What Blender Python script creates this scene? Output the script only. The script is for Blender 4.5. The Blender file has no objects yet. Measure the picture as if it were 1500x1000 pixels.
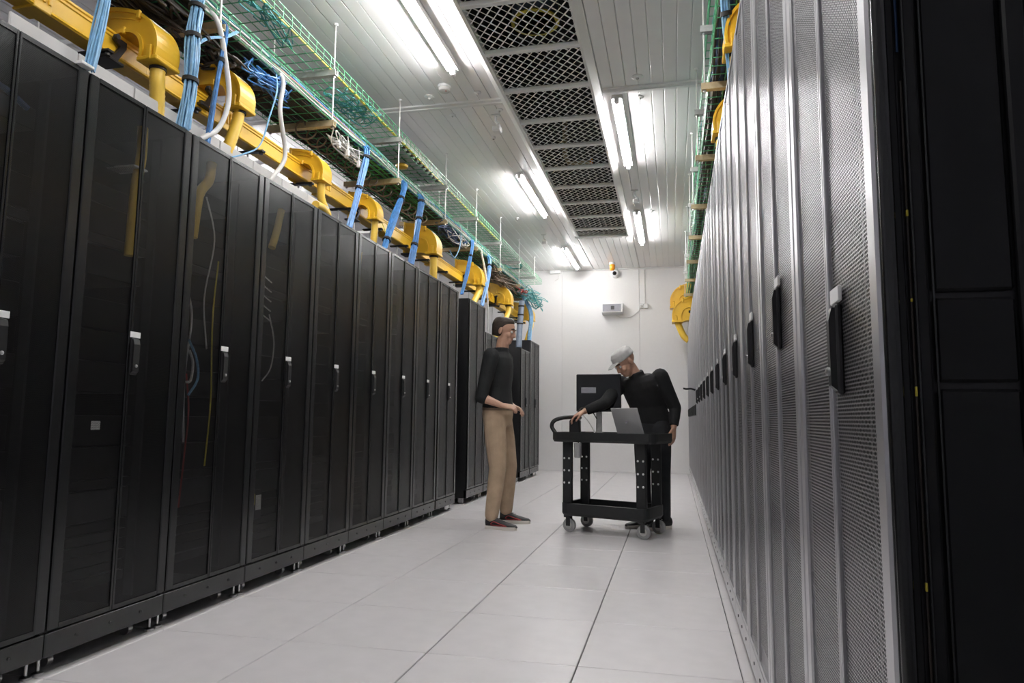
import bpy, bmesh, math, random
from mathutils import Vector, Matrix
random.seed(7)
SC = bpy.context.scene
COL = SC.collection

# ------------------------------------------------------------------ camera, world, exposure
cam = bpy.data.objects.new('camera', bpy.data.cameras.new('camera'))
COL.objects.link(cam); SC.camera = cam
YAW, PITCH, ROLL, FPX = -0.2252, 0.1083, 0.0103, 1030.04
_f = Vector((math.sin(YAW)*math.cos(PITCH), math.cos(YAW)*math.cos(PITCH), math.sin(PITCH)))
_r = Vector((math.cos(YAW), -math.sin(YAW), 0)); _u = _r.cross(_f)
_x = math.cos(ROLL)*_r + math.sin(ROLL)*_u; _y = -math.sin(ROLL)*_r + math.cos(ROLL)*_u
cam.matrix_world = Matrix(((_x.x, _y.x, -_f.x, 2.1673), (_x.y, _y.y, -_f.y, -2.7568), (_x.z, _y.z, -_f.z, 0.928), (0, 0, 0, 1)))
cam.data.sensor_width = 36.0; cam.data.lens = 36.0*FPX/1500.0
cam.data.clip_start = 0.02; cam.data.clip_end = 60

w = bpy.data.worlds.new('world'); SC.world = w; w.use_nodes = True
w.node_tree.nodes['Background'].inputs[0].default_value = (0.5, 0.5, 0.52, 1)
w.node_tree.nodes['Background'].inputs[1].default_value = 0.02
SC.view_settings.view_transform = 'Standard'
SC.view_settings.look = 'None'
SC.view_settings.gamma = 1.0
SC.view_settings.use_curve_mapping = False
SC.view_settings.exposure = 1.0
TUBE_STRENGTH = 62.0
PI = math.pi

# ------------------------------------------------------------------ materials
MATS = {}
def mat(name, col, rough=0.5, metal=0.0, noise=0.0, nscale=30.0, bump=0.0, bscale=200.0, spec=0.5, emit=None, coat=0.0):
    m = bpy.data.materials.new(name); m.use_nodes = True
    nt = m.node_tree; b = nt.nodes['Principled BSDF']
    b.inputs['Roughness'].default_value = rough
    b.inputs['Metallic'].default_value = metal
    b.inputs['Specular IOR Level'].default_value = spec
    b.inputs['Coat Weight'].default_value = coat
    tc = nt.nodes.new('ShaderNodeTexCoord')
    nz = nt.nodes.new('ShaderNodeTexNoise'); nz.inputs['Scale'].default_value = nscale; nz.inputs['Detail'].default_value = 4
    nt.links.new(tc.outputs['Object'], nz.inputs['Vector'])
    rp = nt.nodes.new('ShaderNodeValToRGB')
    rp.color_ramp.elements[0].position = 0.3; rp.color_ramp.elements[1].position = 0.7
    a = [max(0, c*(1-noise)) for c in col]; c2 = [min(1, c*(1+noise)) for c in col]
    rp.color_ramp.elements[0].color = (*a, 1); rp.color_ramp.elements[1].color = (*c2, 1)
    nt.links.new(nz.outputs['Fac'], rp.inputs['Fac']); nt.links.new(rp.outputs['Color'], b.inputs['Base Color'])
    if bump:
        n2 = nt.nodes.new('ShaderNodeTexNoise'); n2.inputs['Scale'].default_value = bscale
        nt.links.new(tc.outputs['Object'], n2.inputs['Vector'])
        bp = nt.nodes.new('ShaderNodeBump'); bp.inputs['Strength'].default_value = bump; bp.inputs['Distance'].default_value = 0.002
        nt.links.new(n2.outputs['Fac'], bp.inputs['Height']); nt.links.new(bp.outputs['Normal'], b.inputs['Normal'])
    if emit:
        b.inputs['Emission Color'].default_value = (*emit[0], 1); b.inputs['Emission Strength'].default_value = emit[1]
    MATS[name] = m
    return m

def perforated(name, col, pitch, rad, rough=0.35, metal=0.0, spec=0.5):
    """sheet metal with staggered round holes cut through it (object space, in the y/z plane)"""
    m = bpy.data.materials.new(name); m.use_nodes = True
    nt = m.node_tree; N = nt.nodes; L = nt.links
    b = N['Principled BSDF']; out = N['Material Output']
    b.inputs['Base Color'].default_value = (*col, 1); b.inputs['Roughness'].default_value = rough; b.inputs['Metallic'].default_value = metal; b.inputs['Specular IOR Level'].default_value = spec
    tc = N.new('ShaderNodeTexCoord'); sp = N.new('ShaderNodeSeparateXYZ'); L.new(tc.outputs['Object'], sp.inputs[0])
    def M(op, a, bb=None, c=None):
        n = N.new('ShaderNodeMath'); n.operation = op
        for i, v in enumerate((a, bb, c)):
            if v is None: continue
            if isinstance(v, (int, float)): n.inputs[i].default_value = v
            else: L.new(v, n.inputs[i])
        return n.outputs[0]
    v = M('MULTIPLY', sp.outputs['Z'], 1/(pitch*0.866))
    row = M('FLOOR', v)
    half = M('MULTIPLY', M('FLOORED_MODULO', row, 2.0), 0.5)
    u = M('ADD', M('MULTIPLY', sp.outputs['Y'], 1/pitch), half)
    du = M('SUBTRACT', M('FRACT', u), 0.5)
    dv = M('MULTIPLY', M('SUBTRACT', M('FRACT', v), 0.5), 0.866)
    d2 = M('ADD', M('MULTIPLY', du, du), M('MULTIPLY', dv, dv))
    hole = M('LESS_THAN', d2, rad*rad)
    tr = N.new('ShaderNodeBsdfTransparent'); mx = N.new('ShaderNodeMixShader')
    L.new(hole, mx.inputs[0]); L.new(b.outputs[0], mx.inputs[1]); L.new(tr.outputs[0], mx.inputs[2]); L.new(mx.outputs[0], out.inputs['Surface'])
    MATS[name] = m
    return m

mat('floor_tile', (0.70, 0.68, 0.685), 0.34, noise=0.035, nscale=9, bump=0.04, bscale=120)
mat('floor_base', (0.10, 0.10, 0.10), 0.8)
mat('wall_white', (0.80, 0.79, 0.78), 0.38, noise=0.01)
mat('wall_side', (0.66, 0.66, 0.72), 0.5, noise=0.02)
mat('ceiling_white', (0.84, 0.83, 0.82), 0.30, noise=0.012, nscale=4)
mat('ceiling_back', (0.78, 0.77, 0.76), 0.5)
mat('trim_white', (0.76, 0.75, 0.74), 0.4, noise=0.01)
mat('white_plastic', (0.80, 0.80, 0.79), 0.35, noise=0.01)
mat('white_matt', (0.60, 0.59, 0.57), 0.7, noise=0.02)
mat('plenum_black', (0.012, 0.012, 0.013), 0.9)
mat('duct_grey', (0.20, 0.25, 0.32), 0.4, noise=0.1)
mat('mesh_white', (0.90, 0.89, 0.87), 0.5)
mat('tube', (1, 1, 1), 0.5, emit=((1.0, 0.982, 0.985), TUBE_STRENGTH))
mat('rack_black', (0.008, 0.008, 0.009), 0.38, noise=0.1, nscale=5)
mat('rack_frame', (0.007, 0.0074, 0.0078), 0.25, noise=0.06, nscale=3, spec=0.6)
mat('rack_frame_grey', (0.56, 0.56, 0.575), 0.30, metal=0.8, noise=0.05, nscale=3)
mat('side_black', (0.005, 0.0055, 0.006), 0.48, noise=0.15, nscale=6, spec=0.3)
perforated('perf_left', (0.004, 0.004, 0.0044), 0.0044, 0.38, 0.28, spec=0.6)
perforated('perf_right', (0.56, 0.56, 0.575), 0.0068, 0.43, 0.32, metal=0.8)
mat('server_dark', (0.004, 0.004, 0.0045), 0.5, noise=0.3, nscale=12)
mat('server_grey', (0.035, 0.035, 0.038), 0.45, noise=0.2, nscale=20)
mat('black_plastic', (0.012, 0.012, 0.013), 0.42, noise=0.1)
mat('black_rubber', (0.02, 0.02, 0.02), 0.75)
mat('steel', (0.62, 0.62, 0.62), 0.28, metal=1.0)
mat('galvanised', (0.52, 0.52, 0.50), 0.45, metal=0.6, noise=0.12, nscale=40)
mat('strut_tan', (0.50, 0.41, 0.25), 0.5, metal=0.3, noise=0.12, nscale=30)
mat('panel_grey', (0.55, 0.55, 0.58), 0.5, noise=0.05)
mat('rod_white', (0.70, 0.69, 0.66), 0.4, metal=0.3)
mat('yellow_duct', (0.83, 0.50, 0.030), 0.36, noise=0.04, nscale=14)
mat('yellow_hose', (0.84, 0.55, 0.07), 0.42, noise=0.04, nscale=14)
mat('green_wire', (0.08, 0.36, 0.17), 0.35, noise=0.12, nscale=6)
mat('cable_blue', (0.075, 0.25, 0.56), 0.42, noise=0.25, nscale=25)
mat('cable_light_blue', (0.22, 0.45, 0.68), 0.42, noise=0.2, nscale=25)
mat('cable_navy', (0.02, 0.06, 0.16), 0.45, noise=0.2, nscale=25)
mat('cable_white', (0.72, 0.71, 0.68), 0.45, noise=0.05)
mat('cable_pink', (0.62, 0.30, 0.30), 0.45, noise=0.1)
mat('cable_teal', (0.06, 0.32, 0.32), 0.45, noise=0.2)
mat('cable_dark', (0.045, 0.036, 0.028), 0.6, noise=0.4, nscale=9)
mat('cable_brown', (0.17, 0.125, 0.085), 0.6, noise=0.4, nscale=9)
mat('cable_green', (0.07, 0.32, 0.05), 0.45, noise=0.3, nscale=9)
mat('cable_yellow', (0.80, 0.66, 0.08), 0.4, noise=0.1)
mat('cable_red', (0.40, 0.04, 0.03), 0.45)
mat('label_white', (0.85, 0.85, 0.84), 0.5)
mat('label_print', (0.05, 0.05, 0.05), 0.6)
mat('red_print', (0.80, 0.16, 0.12), 0.6)
mat('orange_lens', (0.95, 0.36, 0.02), 0.25)
mat('grey_lens', (0.30, 0.30, 0.33), 0.25, noise=0.05)
mat('camera_black', (0.01, 0.01, 0.01), 0.08)
mat('cart_black', (0.013, 0.014, 0.015), 0.5, noise=0.15, bump=0.1, bscale=400)
mat('screen', (0.010, 0.011, 0.012), 0.10)
mat('laptop_silver', (0.55, 0.55, 0.56), 0.38, metal=0.3)
mat('wheel_grey', (0.30, 0.30, 0.30), 0.5)
mat('skin', (0.52, 0.30, 0.21), 0.5, noise=0.06, nscale=20)
mat('lip', (0.40, 0.17, 0.14), 0.5)
mat('hair_dark', (0.035, 0.022, 0.015), 0.6, noise=0.4, nscale=60)
mat('cap_grey', (0.50, 0.49, 0.48), 0.8, noise=0.06, nscale=40)
mat('eye_white', (0.7, 0.7, 0.68), 0.2)
mat('eye_dark', (0.02, 0.015, 0.01), 0.2)
mat('shirt_black', (0.010, 0.011, 0.012), 0.85, noise=0.25, nscale=14, bump=0.3, bscale=60)
mat('sweater_black', (0.010, 0.010, 0.011), 0.9, noise=0.25, nscale=14, bump=0.3, bscale=60)
mat('khaki', (0.46, 0.34, 0.23), 0.85, noise=0.10, nscale=12, bump=0.35, bscale=50)
mat('jeans_dark', (0.012, 0.013, 0.016), 0.8, noise=0.3, nscale=14, bump=0.35, bscale=50)
mat('shoe_black', (0.014, 0.014, 0.015), 0.55)
mat('shoe_red', (0.45, 0.05, 0.05), 0.5)
mat('shoe_sole', (0.72, 0.68, 0.62), 0.6)

# ------------------------------------------------------------------ mesh helpers
class MB:
    def __init__(s): s.v = []; s.f = []
    def add(s, vs, fs):
        o = len(s.v); s.v += [tuple(p) for p in vs]; s.f += [tuple(i+o for i in f) for f in fs]; return s
    def box(s, x0, x1, y0, y1, z0, z1):
        return s.add([(x0,y0,z0),(x1,y0,z0),(x1,y1,z0),(x0,y1,z0),(x0,y0,z1),(x1,y0,z1),(x1,y1,z1),(x0,y1,z1)],
                     [(0,3,2,1),(4,5,6,7),(0,1,5,4),(1,2,6,5),(2,3,7,6),(3,0,4,7)])
    def bbox(s, x0, x1, y0, y1, z0, z1, b=0.004):
        """box with every edge chamfered by b"""
        c = [(x0+x1)/2, (y0+y1)/2, (z0+z1)/2]; h = [(x1-x0)/2, (y1-y0)/2, (z1-z0)/2]
        b = min(b, *[q*0.9 for q in h])
        bm = bmesh.new(); bmesh.ops.create_cube(bm, size=2)
        for v in bm.verts: v.co = Vector((c[0]+v.co.x*h[0], c[1]+v.co.y*h[1], c[2]+v.co.z*h[2]))
        bmesh.ops.bevel(bm, geom=bm.edges[:], offset=b, segments=1, affect='EDGES')
        bm.verts.index_update()
        s.add([v.co for v in bm.verts], [[v.index for v in f.verts] for f in bm.faces]); bm.free(); return s
    def prism(s, prof, a0, a1, axis='x'):
        """extrude a polygon; axis x: prof is (y,z); y: (x,z); z: (x,y)"""
        n = len(prof)
        def P(p, a): return (a, p[0], p[1]) if axis == 'x' else (p[0], a, p[1]) if axis == 'y' else (p[0], p[1], a)
        return s.add([P(p, a0) for p in prof]+[P(p, a1) for p in prof],
                     [tuple(range(n-1, -1, -1)), tuple(range(n, 2*n))]+[(i, (i+1) % n, n+(i+1) % n, n+i) for i in range(n)])
    def tube(s, pts, r, n=6, caps=True, flat=None):
        pts = [Vector(p) for p in pts]; rs = r if isinstance(r, (list, tuple)) else [r]*len(pts)
        o = len(s.v); up = None
        for i, p in enumerate(pts):
            t = (pts[min(i+1, len(pts)-1)]-pts[max(i-1, 0)])
            t = t.normalized() if t.length > 1e-9 else Vector((0, 0, 1))
            if up is None:
                a = Vector((0, 0, 1)) if abs(t.z) < 0.9 else Vector((0, 1, 0)); up = (a-t*a.dot(t)).normalized()
            else:
                up = up-t*up.dot(t); up = up.normalized() if up.length > 1e-6 else t.orthogonal().normalized()
            sd = t.cross(up)
            for k in range(n):
                a = 2*PI*k/n; s.v.append(tuple(p+rs[i]*(math.cos(a)*up+math.sin(a)*sd)))
        for i in range(len(pts)-1):
            for k in range(n):
                k2 = (k+1) % n; s.f.append((o+i*n+k, o+i*n+k2, o+(i+1)*n+k2, o+(i+1)*n+k))
        if caps:
            s.f.append(tuple(o+k for k in range(n-1, -1, -1))); e = o+(len(pts)-1)*n; s.f.append(tuple(e+k for k in range(n)))
        return s
    def cyl(s, p0, p1, r, n=12): return s.tube([p0, p1], r, n)
    def lathe(s, prof, n=16, c=(0, 0, 0), axis='z'):
        """prof: list of (radius, height)"""
        o = len(s.v); c = Vector(c)
        for r, h in prof:
            for k in range(n):
                a = 2*PI*k/n; x, y = r*math.cos(a), r*math.sin(a)
                q = (x, y, h) if axis == 'z' else (h, x, y) if axis == 'x' else (x, h, y)
                s.v.append(tuple(c+Vector(q)))
        for i in range(len(prof)-1):
            for k in range(n):
                k2 = (k+1) % n; s.f.append((o+i*n+k, o+i*n+k2, o+(i+1)*n+k2, o+(i+1)*n+k))
        s.f.append(tuple(o+k for k in range(n-1, -1, -1))); e = o+(len(prof)-1)*n; s.f.append(tuple(e+k for k in range(n)))
        return s
    def ball(s, c, r, n=2):
        r = r if isinstance(r, (tuple, list)) else (r, r, r)
        bm = bmesh.new(); bmesh.ops.create_icosphere(bm, subdivisions=n, radius=1); bm.verts.index_update()
        s.add([(c[0]+v.co.x*r[0], c[1]+v.co.y*r[1], c[2]+v.co.z*r[2]) for v in bm.verts], [[v.index for v in f.verts] for f in bm.faces]); bm.free(); return s
    def caps(s, pts, rs, n=10):
        """tapered limb: tube plus a ball at each joint"""
        s.tube(pts, list(rs), n)
        for p, r in zip(pts, rs): s.ball(p, r*0.995, 2)
        return s
    def loft(s, rings, n=20):
        """rings: (centre, half-vector a, half-vector b) -> closed body"""
        o = len(s.v)
        for c, a, b in rings:
            c, a, b = Vector(c), Vector(a), Vector(b)
            for k in range(n):
                t = 2*PI*k/n; s.v.append(tuple(c+a*math.cos(t)+b*math.sin(t)))
        m = len(rings)
        for i in range(m-1):
            for k in range(n):
                k2 = (k+1) % n; s.f.append((o+i*n+k, o+i*n+k2, o+(i+1)*n+k2, o+(i+1)*n+k))
        s.f.append(tuple(o+k for k in range(n-1, -1, -1))); e = o+(m-1)*n; s.f.append(tuple(e+k for k in range(n)))
        return s
    def mesh(s, name, m, smooth=False):
        me = bpy.data.meshes.new(name); me.from_pydata(s.v, [], s.f); me.update()
        bm = bmesh.new(); bm.from_mesh(me); bmesh.ops.recalc_face_normals(bm, faces=bm.faces[:]); bm.to_mesh(me); bm.free()
        me.materials.append(MATS[m])
        if smooth:
            me.shade_smooth()
            try: me.set_sharp_from_angle(angle=math.radians(40))
            except Exception: pass
        return me
    def build(s, name, m, parent=None, smooth=False):
        return link(name, s.mesh(name, m, smooth), parent)

def link(name, me, parent=None, loc=(0, 0, 0), rot=None):
    o = bpy.data.objects.new(name, me); COL.objects.link(o)
    if parent: o.parent = parent
    o.location = loc
    if rot: o.rotation_euler = rot
    return o
def tag(o, label=None, cat=None, group=None, kind=None):
    if label: o['label'] = label
    if cat: o['category'] = cat
    if group: o['group'] = group
    if kind: o['kind'] = kind
    return o
def thing(name, loc, label, cat, group=None, rz=0.0):
    o = bpy.data.objects.new(name, None); COL.objects.link(o); o.location = loc; o.rotation_euler = (0, 0, rz)
    o.empty_display_size = 0.05
    return tag(o, label, cat, group)
KIDS = {}
def copy_tree(o, parent=None):
    c = o.copy(); COL.objects.link(c); c.parent = parent
    for ch in o.children: copy_tree(ch, c)
    return c
def spline(pts, n=8):
    """Catmull-Rom through points"""
    P = [Vector(p) for p in pts]; P = [2*P[0]-P[1]]+P+[2*P[-1]-P[-2]]; out = []
    for i in range(1, len(P)-2):
        for k in range(n):
            t = k/n; a, b, c, d = P[i-1], P[i], P[i+1], P[i+2]
            out.append(0.5*((2*b)+(c-a)*t+(2*a-5*b+4*c-d)*t*t+(3*b-a-3*c+d)*t**3))
    out.append(P[-2]); return out

# ================================================================== THE ROOM
YB = 9.79; ZC = 3.616; XL, XR, YF = -2.7, 3.9, -5.0
# floor of square raised tiles
fl = tag(MB().box(XL, XR, YF, YB, -0.06, -0.012).build('floor', 'floor_base'), kind='structure')
tm = MB()
g = 0.0022; b = 0.0025
x0, x1 = g, 0.6-g
tm.add([(x0,x0,-0.012),(x1,x0,-0.012),(x1,x1,-0.012),(x0,x1,-0.012),(x0,x0,-b),(x1,x0,-b),(x1,x1,-b),(x0,x1,-b),
        (x0+b,x0+b,0),(x1-b,x0+b,0),(x1-b,x1-b,0),(x0+b,x1-b,0)],
       [(0,1,5,4),(1,2,6,5),(2,3,7,6),(3,0,4,7),(4,5,9,8),(5,6,10,9),(6,7,11,10),(7,4,8,11),(8,9,10,11)])
tile_me = tm.mesh('floor_tile', 'floor_tile')
for j in range(-5, 17):
    for k in range(-1, 5):
        if j == 16:
            o = link('floor_tile', tile_me, fl, (0.6*k, 0.6*j, 0)); o.scale = (1, (YB-9.6)/0.6, 1)
        else: link('floor_tile', tile_me, fl, (0.6*k, 0.6*j, 0))

# walls
def wall(name, bm, m='wall_white'): return tag(bm.build(name, m), kind='structure')
wb = wall('wall_back', MB().box(XL, XR, YB+0.012, YB+0.12, 0, 3.8))
for xa, xb in ((XL, -1.145), (-1.139, 0.225), (0.229, 1.607), (1.613, 2.985), (2.991, XR)):
    MB().bbox(xa, xb, YB, YB+0.014, 0, ZC+0.02, 0.003).build('wall_panel', 'wall_white', wb)
# dark joint between floor and back wall
tag(MB().bbox(XL, XR, YB-0.012, YB, 0.0, 0.03, 0.003).build('baseboard_back', 'trim_white'), kind='structure')
wall('wall_left', MB().box(XL-0.1, XL, YF, YB, 0, 3.8), 'wall_side')
wall('wall_right', MB().box(XR, XR+0.1, YF, YB, 0, 3.8), 'wall_side')
wall('wall_front', MB().box(XL, XR, YF-0.1, YF, 0, 3.8), 'wall_side')

# ceiling: slab with an opening for the air plenum, clad in narrow planks
GX0, GX1, GY0, GY1 = 0.845, 1.575, -0.5, 7.28
cl = MB()
cl.box(XL, GX0-0.03, YF, YB, ZC+0.014, ZC+0.12); cl.box(GX1+0.03, XR, YF, YB, ZC+0.014, ZC+0.12)
cl.box(GX0-0.03, GX1+0.03, GY1+0.02, YB, ZC+0.014, ZC+0.12); cl.box(GX0-0.03, GX1+0.03, YF, GY0-0.02, ZC+0.014, ZC+0.12)
ceil = tag(cl.build('ceiling', 'ceiling_back'), kind='structure')
def plank_mesh(wd, ln):
    # underside plank with chamfered long edges: the joints catch the light
    e = 0.004; gp = 0.0012
    return MB().prism([(gp, 0.014), (gp, e*0.7), (gp+e, 0), (wd-gp-e, 0), (wd-gp, e*0.7), (wd-gp, 0.014)], 0, ln, 'y').mesh('ceiling_plank', 'ceiling_white')
SEAM = 2.80
pm_near = plank_mesh(0.1, SEAM-0.02+3.4); pm_far = plank_mesh(0.1, YB-SEAM-0.02)
pm_end = plank_mesh(0.1, YB-GY1-0.075)
XLS = [0.80-0.1*i for i in range(1, 35)]+[1.63+0.1*i for i in range(0, 18)]
for xx in XLS:
    link('ceiling_plank', pm_near, ceil, (xx, -3.4, ZC)); link('ceiling_plank', pm_far, ceil, (xx, SEAM+0.02, ZC))
for i in range(8): link('ceiling_plank', pm_end, ceil, (0.815+0.1*i, GY1+0.075, ZC))
MB().box(XL, XR, YF, -3.4, ZC, ZC+0.014).build('ceiling_panel', 'ceiling_white', ceil)
# folded cover strips over the cross joint of the ceiling panels
for xa, xb, n in ((XL+0.5, 0.79, 1), (1.64, XR-0.4, 2)):
    tr = MB().prism([(SEAM-0.045, ZC), (SEAM-0.04, ZC-0.012), (SEAM+0.0, ZC-0.014), (SEAM+0.006, ZC-0.022), (SEAM+0.04, ZC-0.022), (SEAM+0.046, ZC)], xa, xb, 'x')
    tag(tr.build('trim_%d' % n, 'trim_white'), kind='structure')
# dark shadow-gap bead beside the grille and cornice along the back wall
tag(MB().bbox(XL, XR, YB-0.03, YB, ZC-0.022, ZC, 0.004).build('trim_3', 'trim_white'), kind='structure')

# air plenum above the grille
pl = MB()
pl.box(GX0-0.03, GX0-0.02, GY0-0.02, GY1+0.02, ZC, ZC+0.75); pl.box(GX1+0.02, GX1+0.03, GY0-0.02, GY1+0.02, ZC, ZC+0.75)
pl.box(GX0-0.03, GX1+0.03, GY1+0.01, GY1+0.02, ZC, ZC+0.75); pl.box(GX0-0.03, GX1+0.03, GY0-0.02, GY0-0.01, ZC, ZC+0.75)
pl.box(GX0-0.03, GX1+0.03, GY0-0.02, GY1+0.02, ZC+0.74, ZC+0.75)
MB.build(pl, 'plenum', 'plenum_black', ceil)
du = thing('air_duct_mouth', (1.23, 1.98, ZC+0.16), 'round blue-grey duct mouth glimpsed behind the nearest grille bay', 'duct')
MB().lathe([(0.15, 0.0), (0.17, 0.01), (0.17, 0.30), (0.15, 0.30)], 28).build('collar', 'duct_grey', du, True)
MB().lathe([(0.171, 0.0), (0.176, 0.004), (0.176, 0.014), (0.171, 0.018)], 28).build('yellow_seal', 'cable_yellow', du, True)
MB().cyl((0, 0, 0.28), (0, 0, 0.57), 0.12, 20).build('neck', 'duct_grey', du, True)
og = thing('orange_pipe', (1.0, 4.95, ZC+0.2), 'orange-brown pipe end faintly seen behind the sixth grille bay', 'pipe')
MB().tube([(0, 0, 0.5), (0, 0, 0.1), (0.05, 0, 0.0), (0.3, 0, 0)], 0.03, 10).build('pipe_run', 'strut_tan', og, True)
MB().lathe([(0.035, 0.29), (0.042, 0.29), (0.042, 0.32), (0.035, 0.32)], 12, (0, 0, 0), 'x').build('pipe_flange', 'orange_lens', og, True)

gr = thing('ceiling_grille', (0, 0, ZC), 'long white expanded-metal ceiling grille in bays with dark plenum above', 'grille')
MB().prism([(GX0-0.045, 0), (GX0-0.045, -0.045), (GX0-0.005, -0.06), (GX0+0.02, -0.06), (GX0+0.02, -0.035), (GX0+0.004, -0.03), (GX0+0.004, 0.03), (GX0-0.02, 0.03), (GX0-0.02, 0.0)], GY0, GY1+0.04, 'y').build('side_rail', 'trim_white', gr)
MB().prism([(GX1+0.055, 0), (GX1+0.055, -0.03), (GX1+0.0, -0.06), (GX1-0.02, -0.06), (GX1-0.02, -0.035), (GX1-0.004, -0.03), (GX1-0.004, 0.03), (GX1+0.02, 0.03), (GX1+0.02, 0.0)], GY0, GY1+0.04, 'y').build('side_rail', 'trim_white', gr)
MB().prism([(GY1-0.03, -0.06), (GY1+0.04, -0.06), (GY1+0.072, 0.0), (GY1-0.005, 0.02), (GY1-0.03, -0.03)], GX0-0.045, GX1+0.05, 'x').build('end_cap', 'trim_white', gr)
cb_me = MB().prism([(-0.028, -0.034), (-0.02, -0.058), (0.02, -0.058), (0.028, -0.034), (0.012, -0.02), (-0.012, -0.02)], GX0+0.018, GX1-0.018, 'x').mesh('crossbar', 'trim_white')
bars_y = [0.12+0.614*i for i in range(0, 12)]
for yy in bars_y: link('crossbar', cb_me, gr, (0, yy, 0))
em = MB()
nx, ny = 10, 6; W, H = GX1-GX0-0.008, 0.60; dx, dy = W/nx, H/ny
def strand(a, bq):
    a = Vector(a); bq = Vector(bq); t = (bq-a).normalized(); s = Vector((-t.y, t.x, 0))*0.0036
    h = Vector((0, 0, 0.0018)); k = Vector((0, 0, 0.002)) if t.x*t.y > 0 else Vector((0, 0, -0.002))
    em.add([a-s-h, a+s-h+k, bq+s-h+k, bq-s-h, a-s+h, a+s+h+k, bq+s+h+k, bq-s+h], [(0,3,2,1),(4,5,6,7),(0,1,5,4),(1,2,6,5),(2,3,7,6),(3,0,4,7)])
for i in range(nx):
    for j in range(ny):
        X0 = GX0+0.004+i*dx; Y0 = j*dy; c = (X0+dx/2, Y0+dy/2)
        strand((X0, c[1], 0), (c[0], Y0, 0)); strand((c[0], Y0, 0), (X0+dx, c[1], 0))
        strand((X0+dx, c[1], 0), (c[0], Y0+dy, 0)); strand((c[0], Y0+dy, 0), (X0, c[1], 0))
em_me = em.mesh('mesh_panel', 'mesh_white')
for yy in bars_y: link('mesh_panel', em_me, gr, (0, yy+0.007, -0.026))

# fluorescent battens
def batten(x, y0, y1, label):
    t = thing('fluorescent_batten', (x, (y0+y1)/2, ZC), label, 'ceiling light', 'fluorescent tubes under the ceiling')
    h = (y1-y0)/2
    MB().prism([(-0.045, 0), (-0.045, -0.037), (-0.040, -0.037), (-0.034, -0.030), (0.034, -0.030), (0.040, -0.037), (0.045, -0.037), (0.045, 0)], -h, h, 'y').build('housing', 'trim_white', t)
    for s in (-1, 1):
        MB().bbox(-0.02, 0.02, s*h-0.022, s*h+0.022, -0.075, -0.028, 0.006).build('lamp_holder', 'white_plastic', t)
    MB().cyl((0, -h+0.024, -0.052), (0, h-0.024, -0.052), 0.017, 10).build('tube', 'tube', t, True)
batten(0.55, 0.46, 2.17, 'nearest glowing tube, left of the grille, running out of the top edge')
batten(1.745, 2.90, 4.50, 'bright tube right of the grille beside the ceiling cross joint')
batten(0.555, 4.55, 6.15, 'middle glowing tube left of the grille, above the cable trays')
batten(1.745, 6.20, 7.85, 'far short-looking tube right of the grille end')
batten(0.545, 7.95, 9.44, 'last tube, ending at the top of the back wall')
# unseen tubes added to light the near room and the next aisle
def added_batten(x, y0, y1, label):
    batten(x, y0, y1, label)
added_batten(1.745, -0.95, 0.75, 'added unseen tube right of the grille above the nearest right rack')
added_batten(0.55, -3.0, -1.3, 'added unseen tube behind the photographer left of the grille')
added_batten(-1.88, 3.0, 4.7, 'added unseen tube over the next aisle behind the left racks')

# ================================================================== RACKS
SHARED = {}
def shared(key, fn):
    if key not in SHARED: SHARED[key] = fn()
    return SHARED[key]

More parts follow.
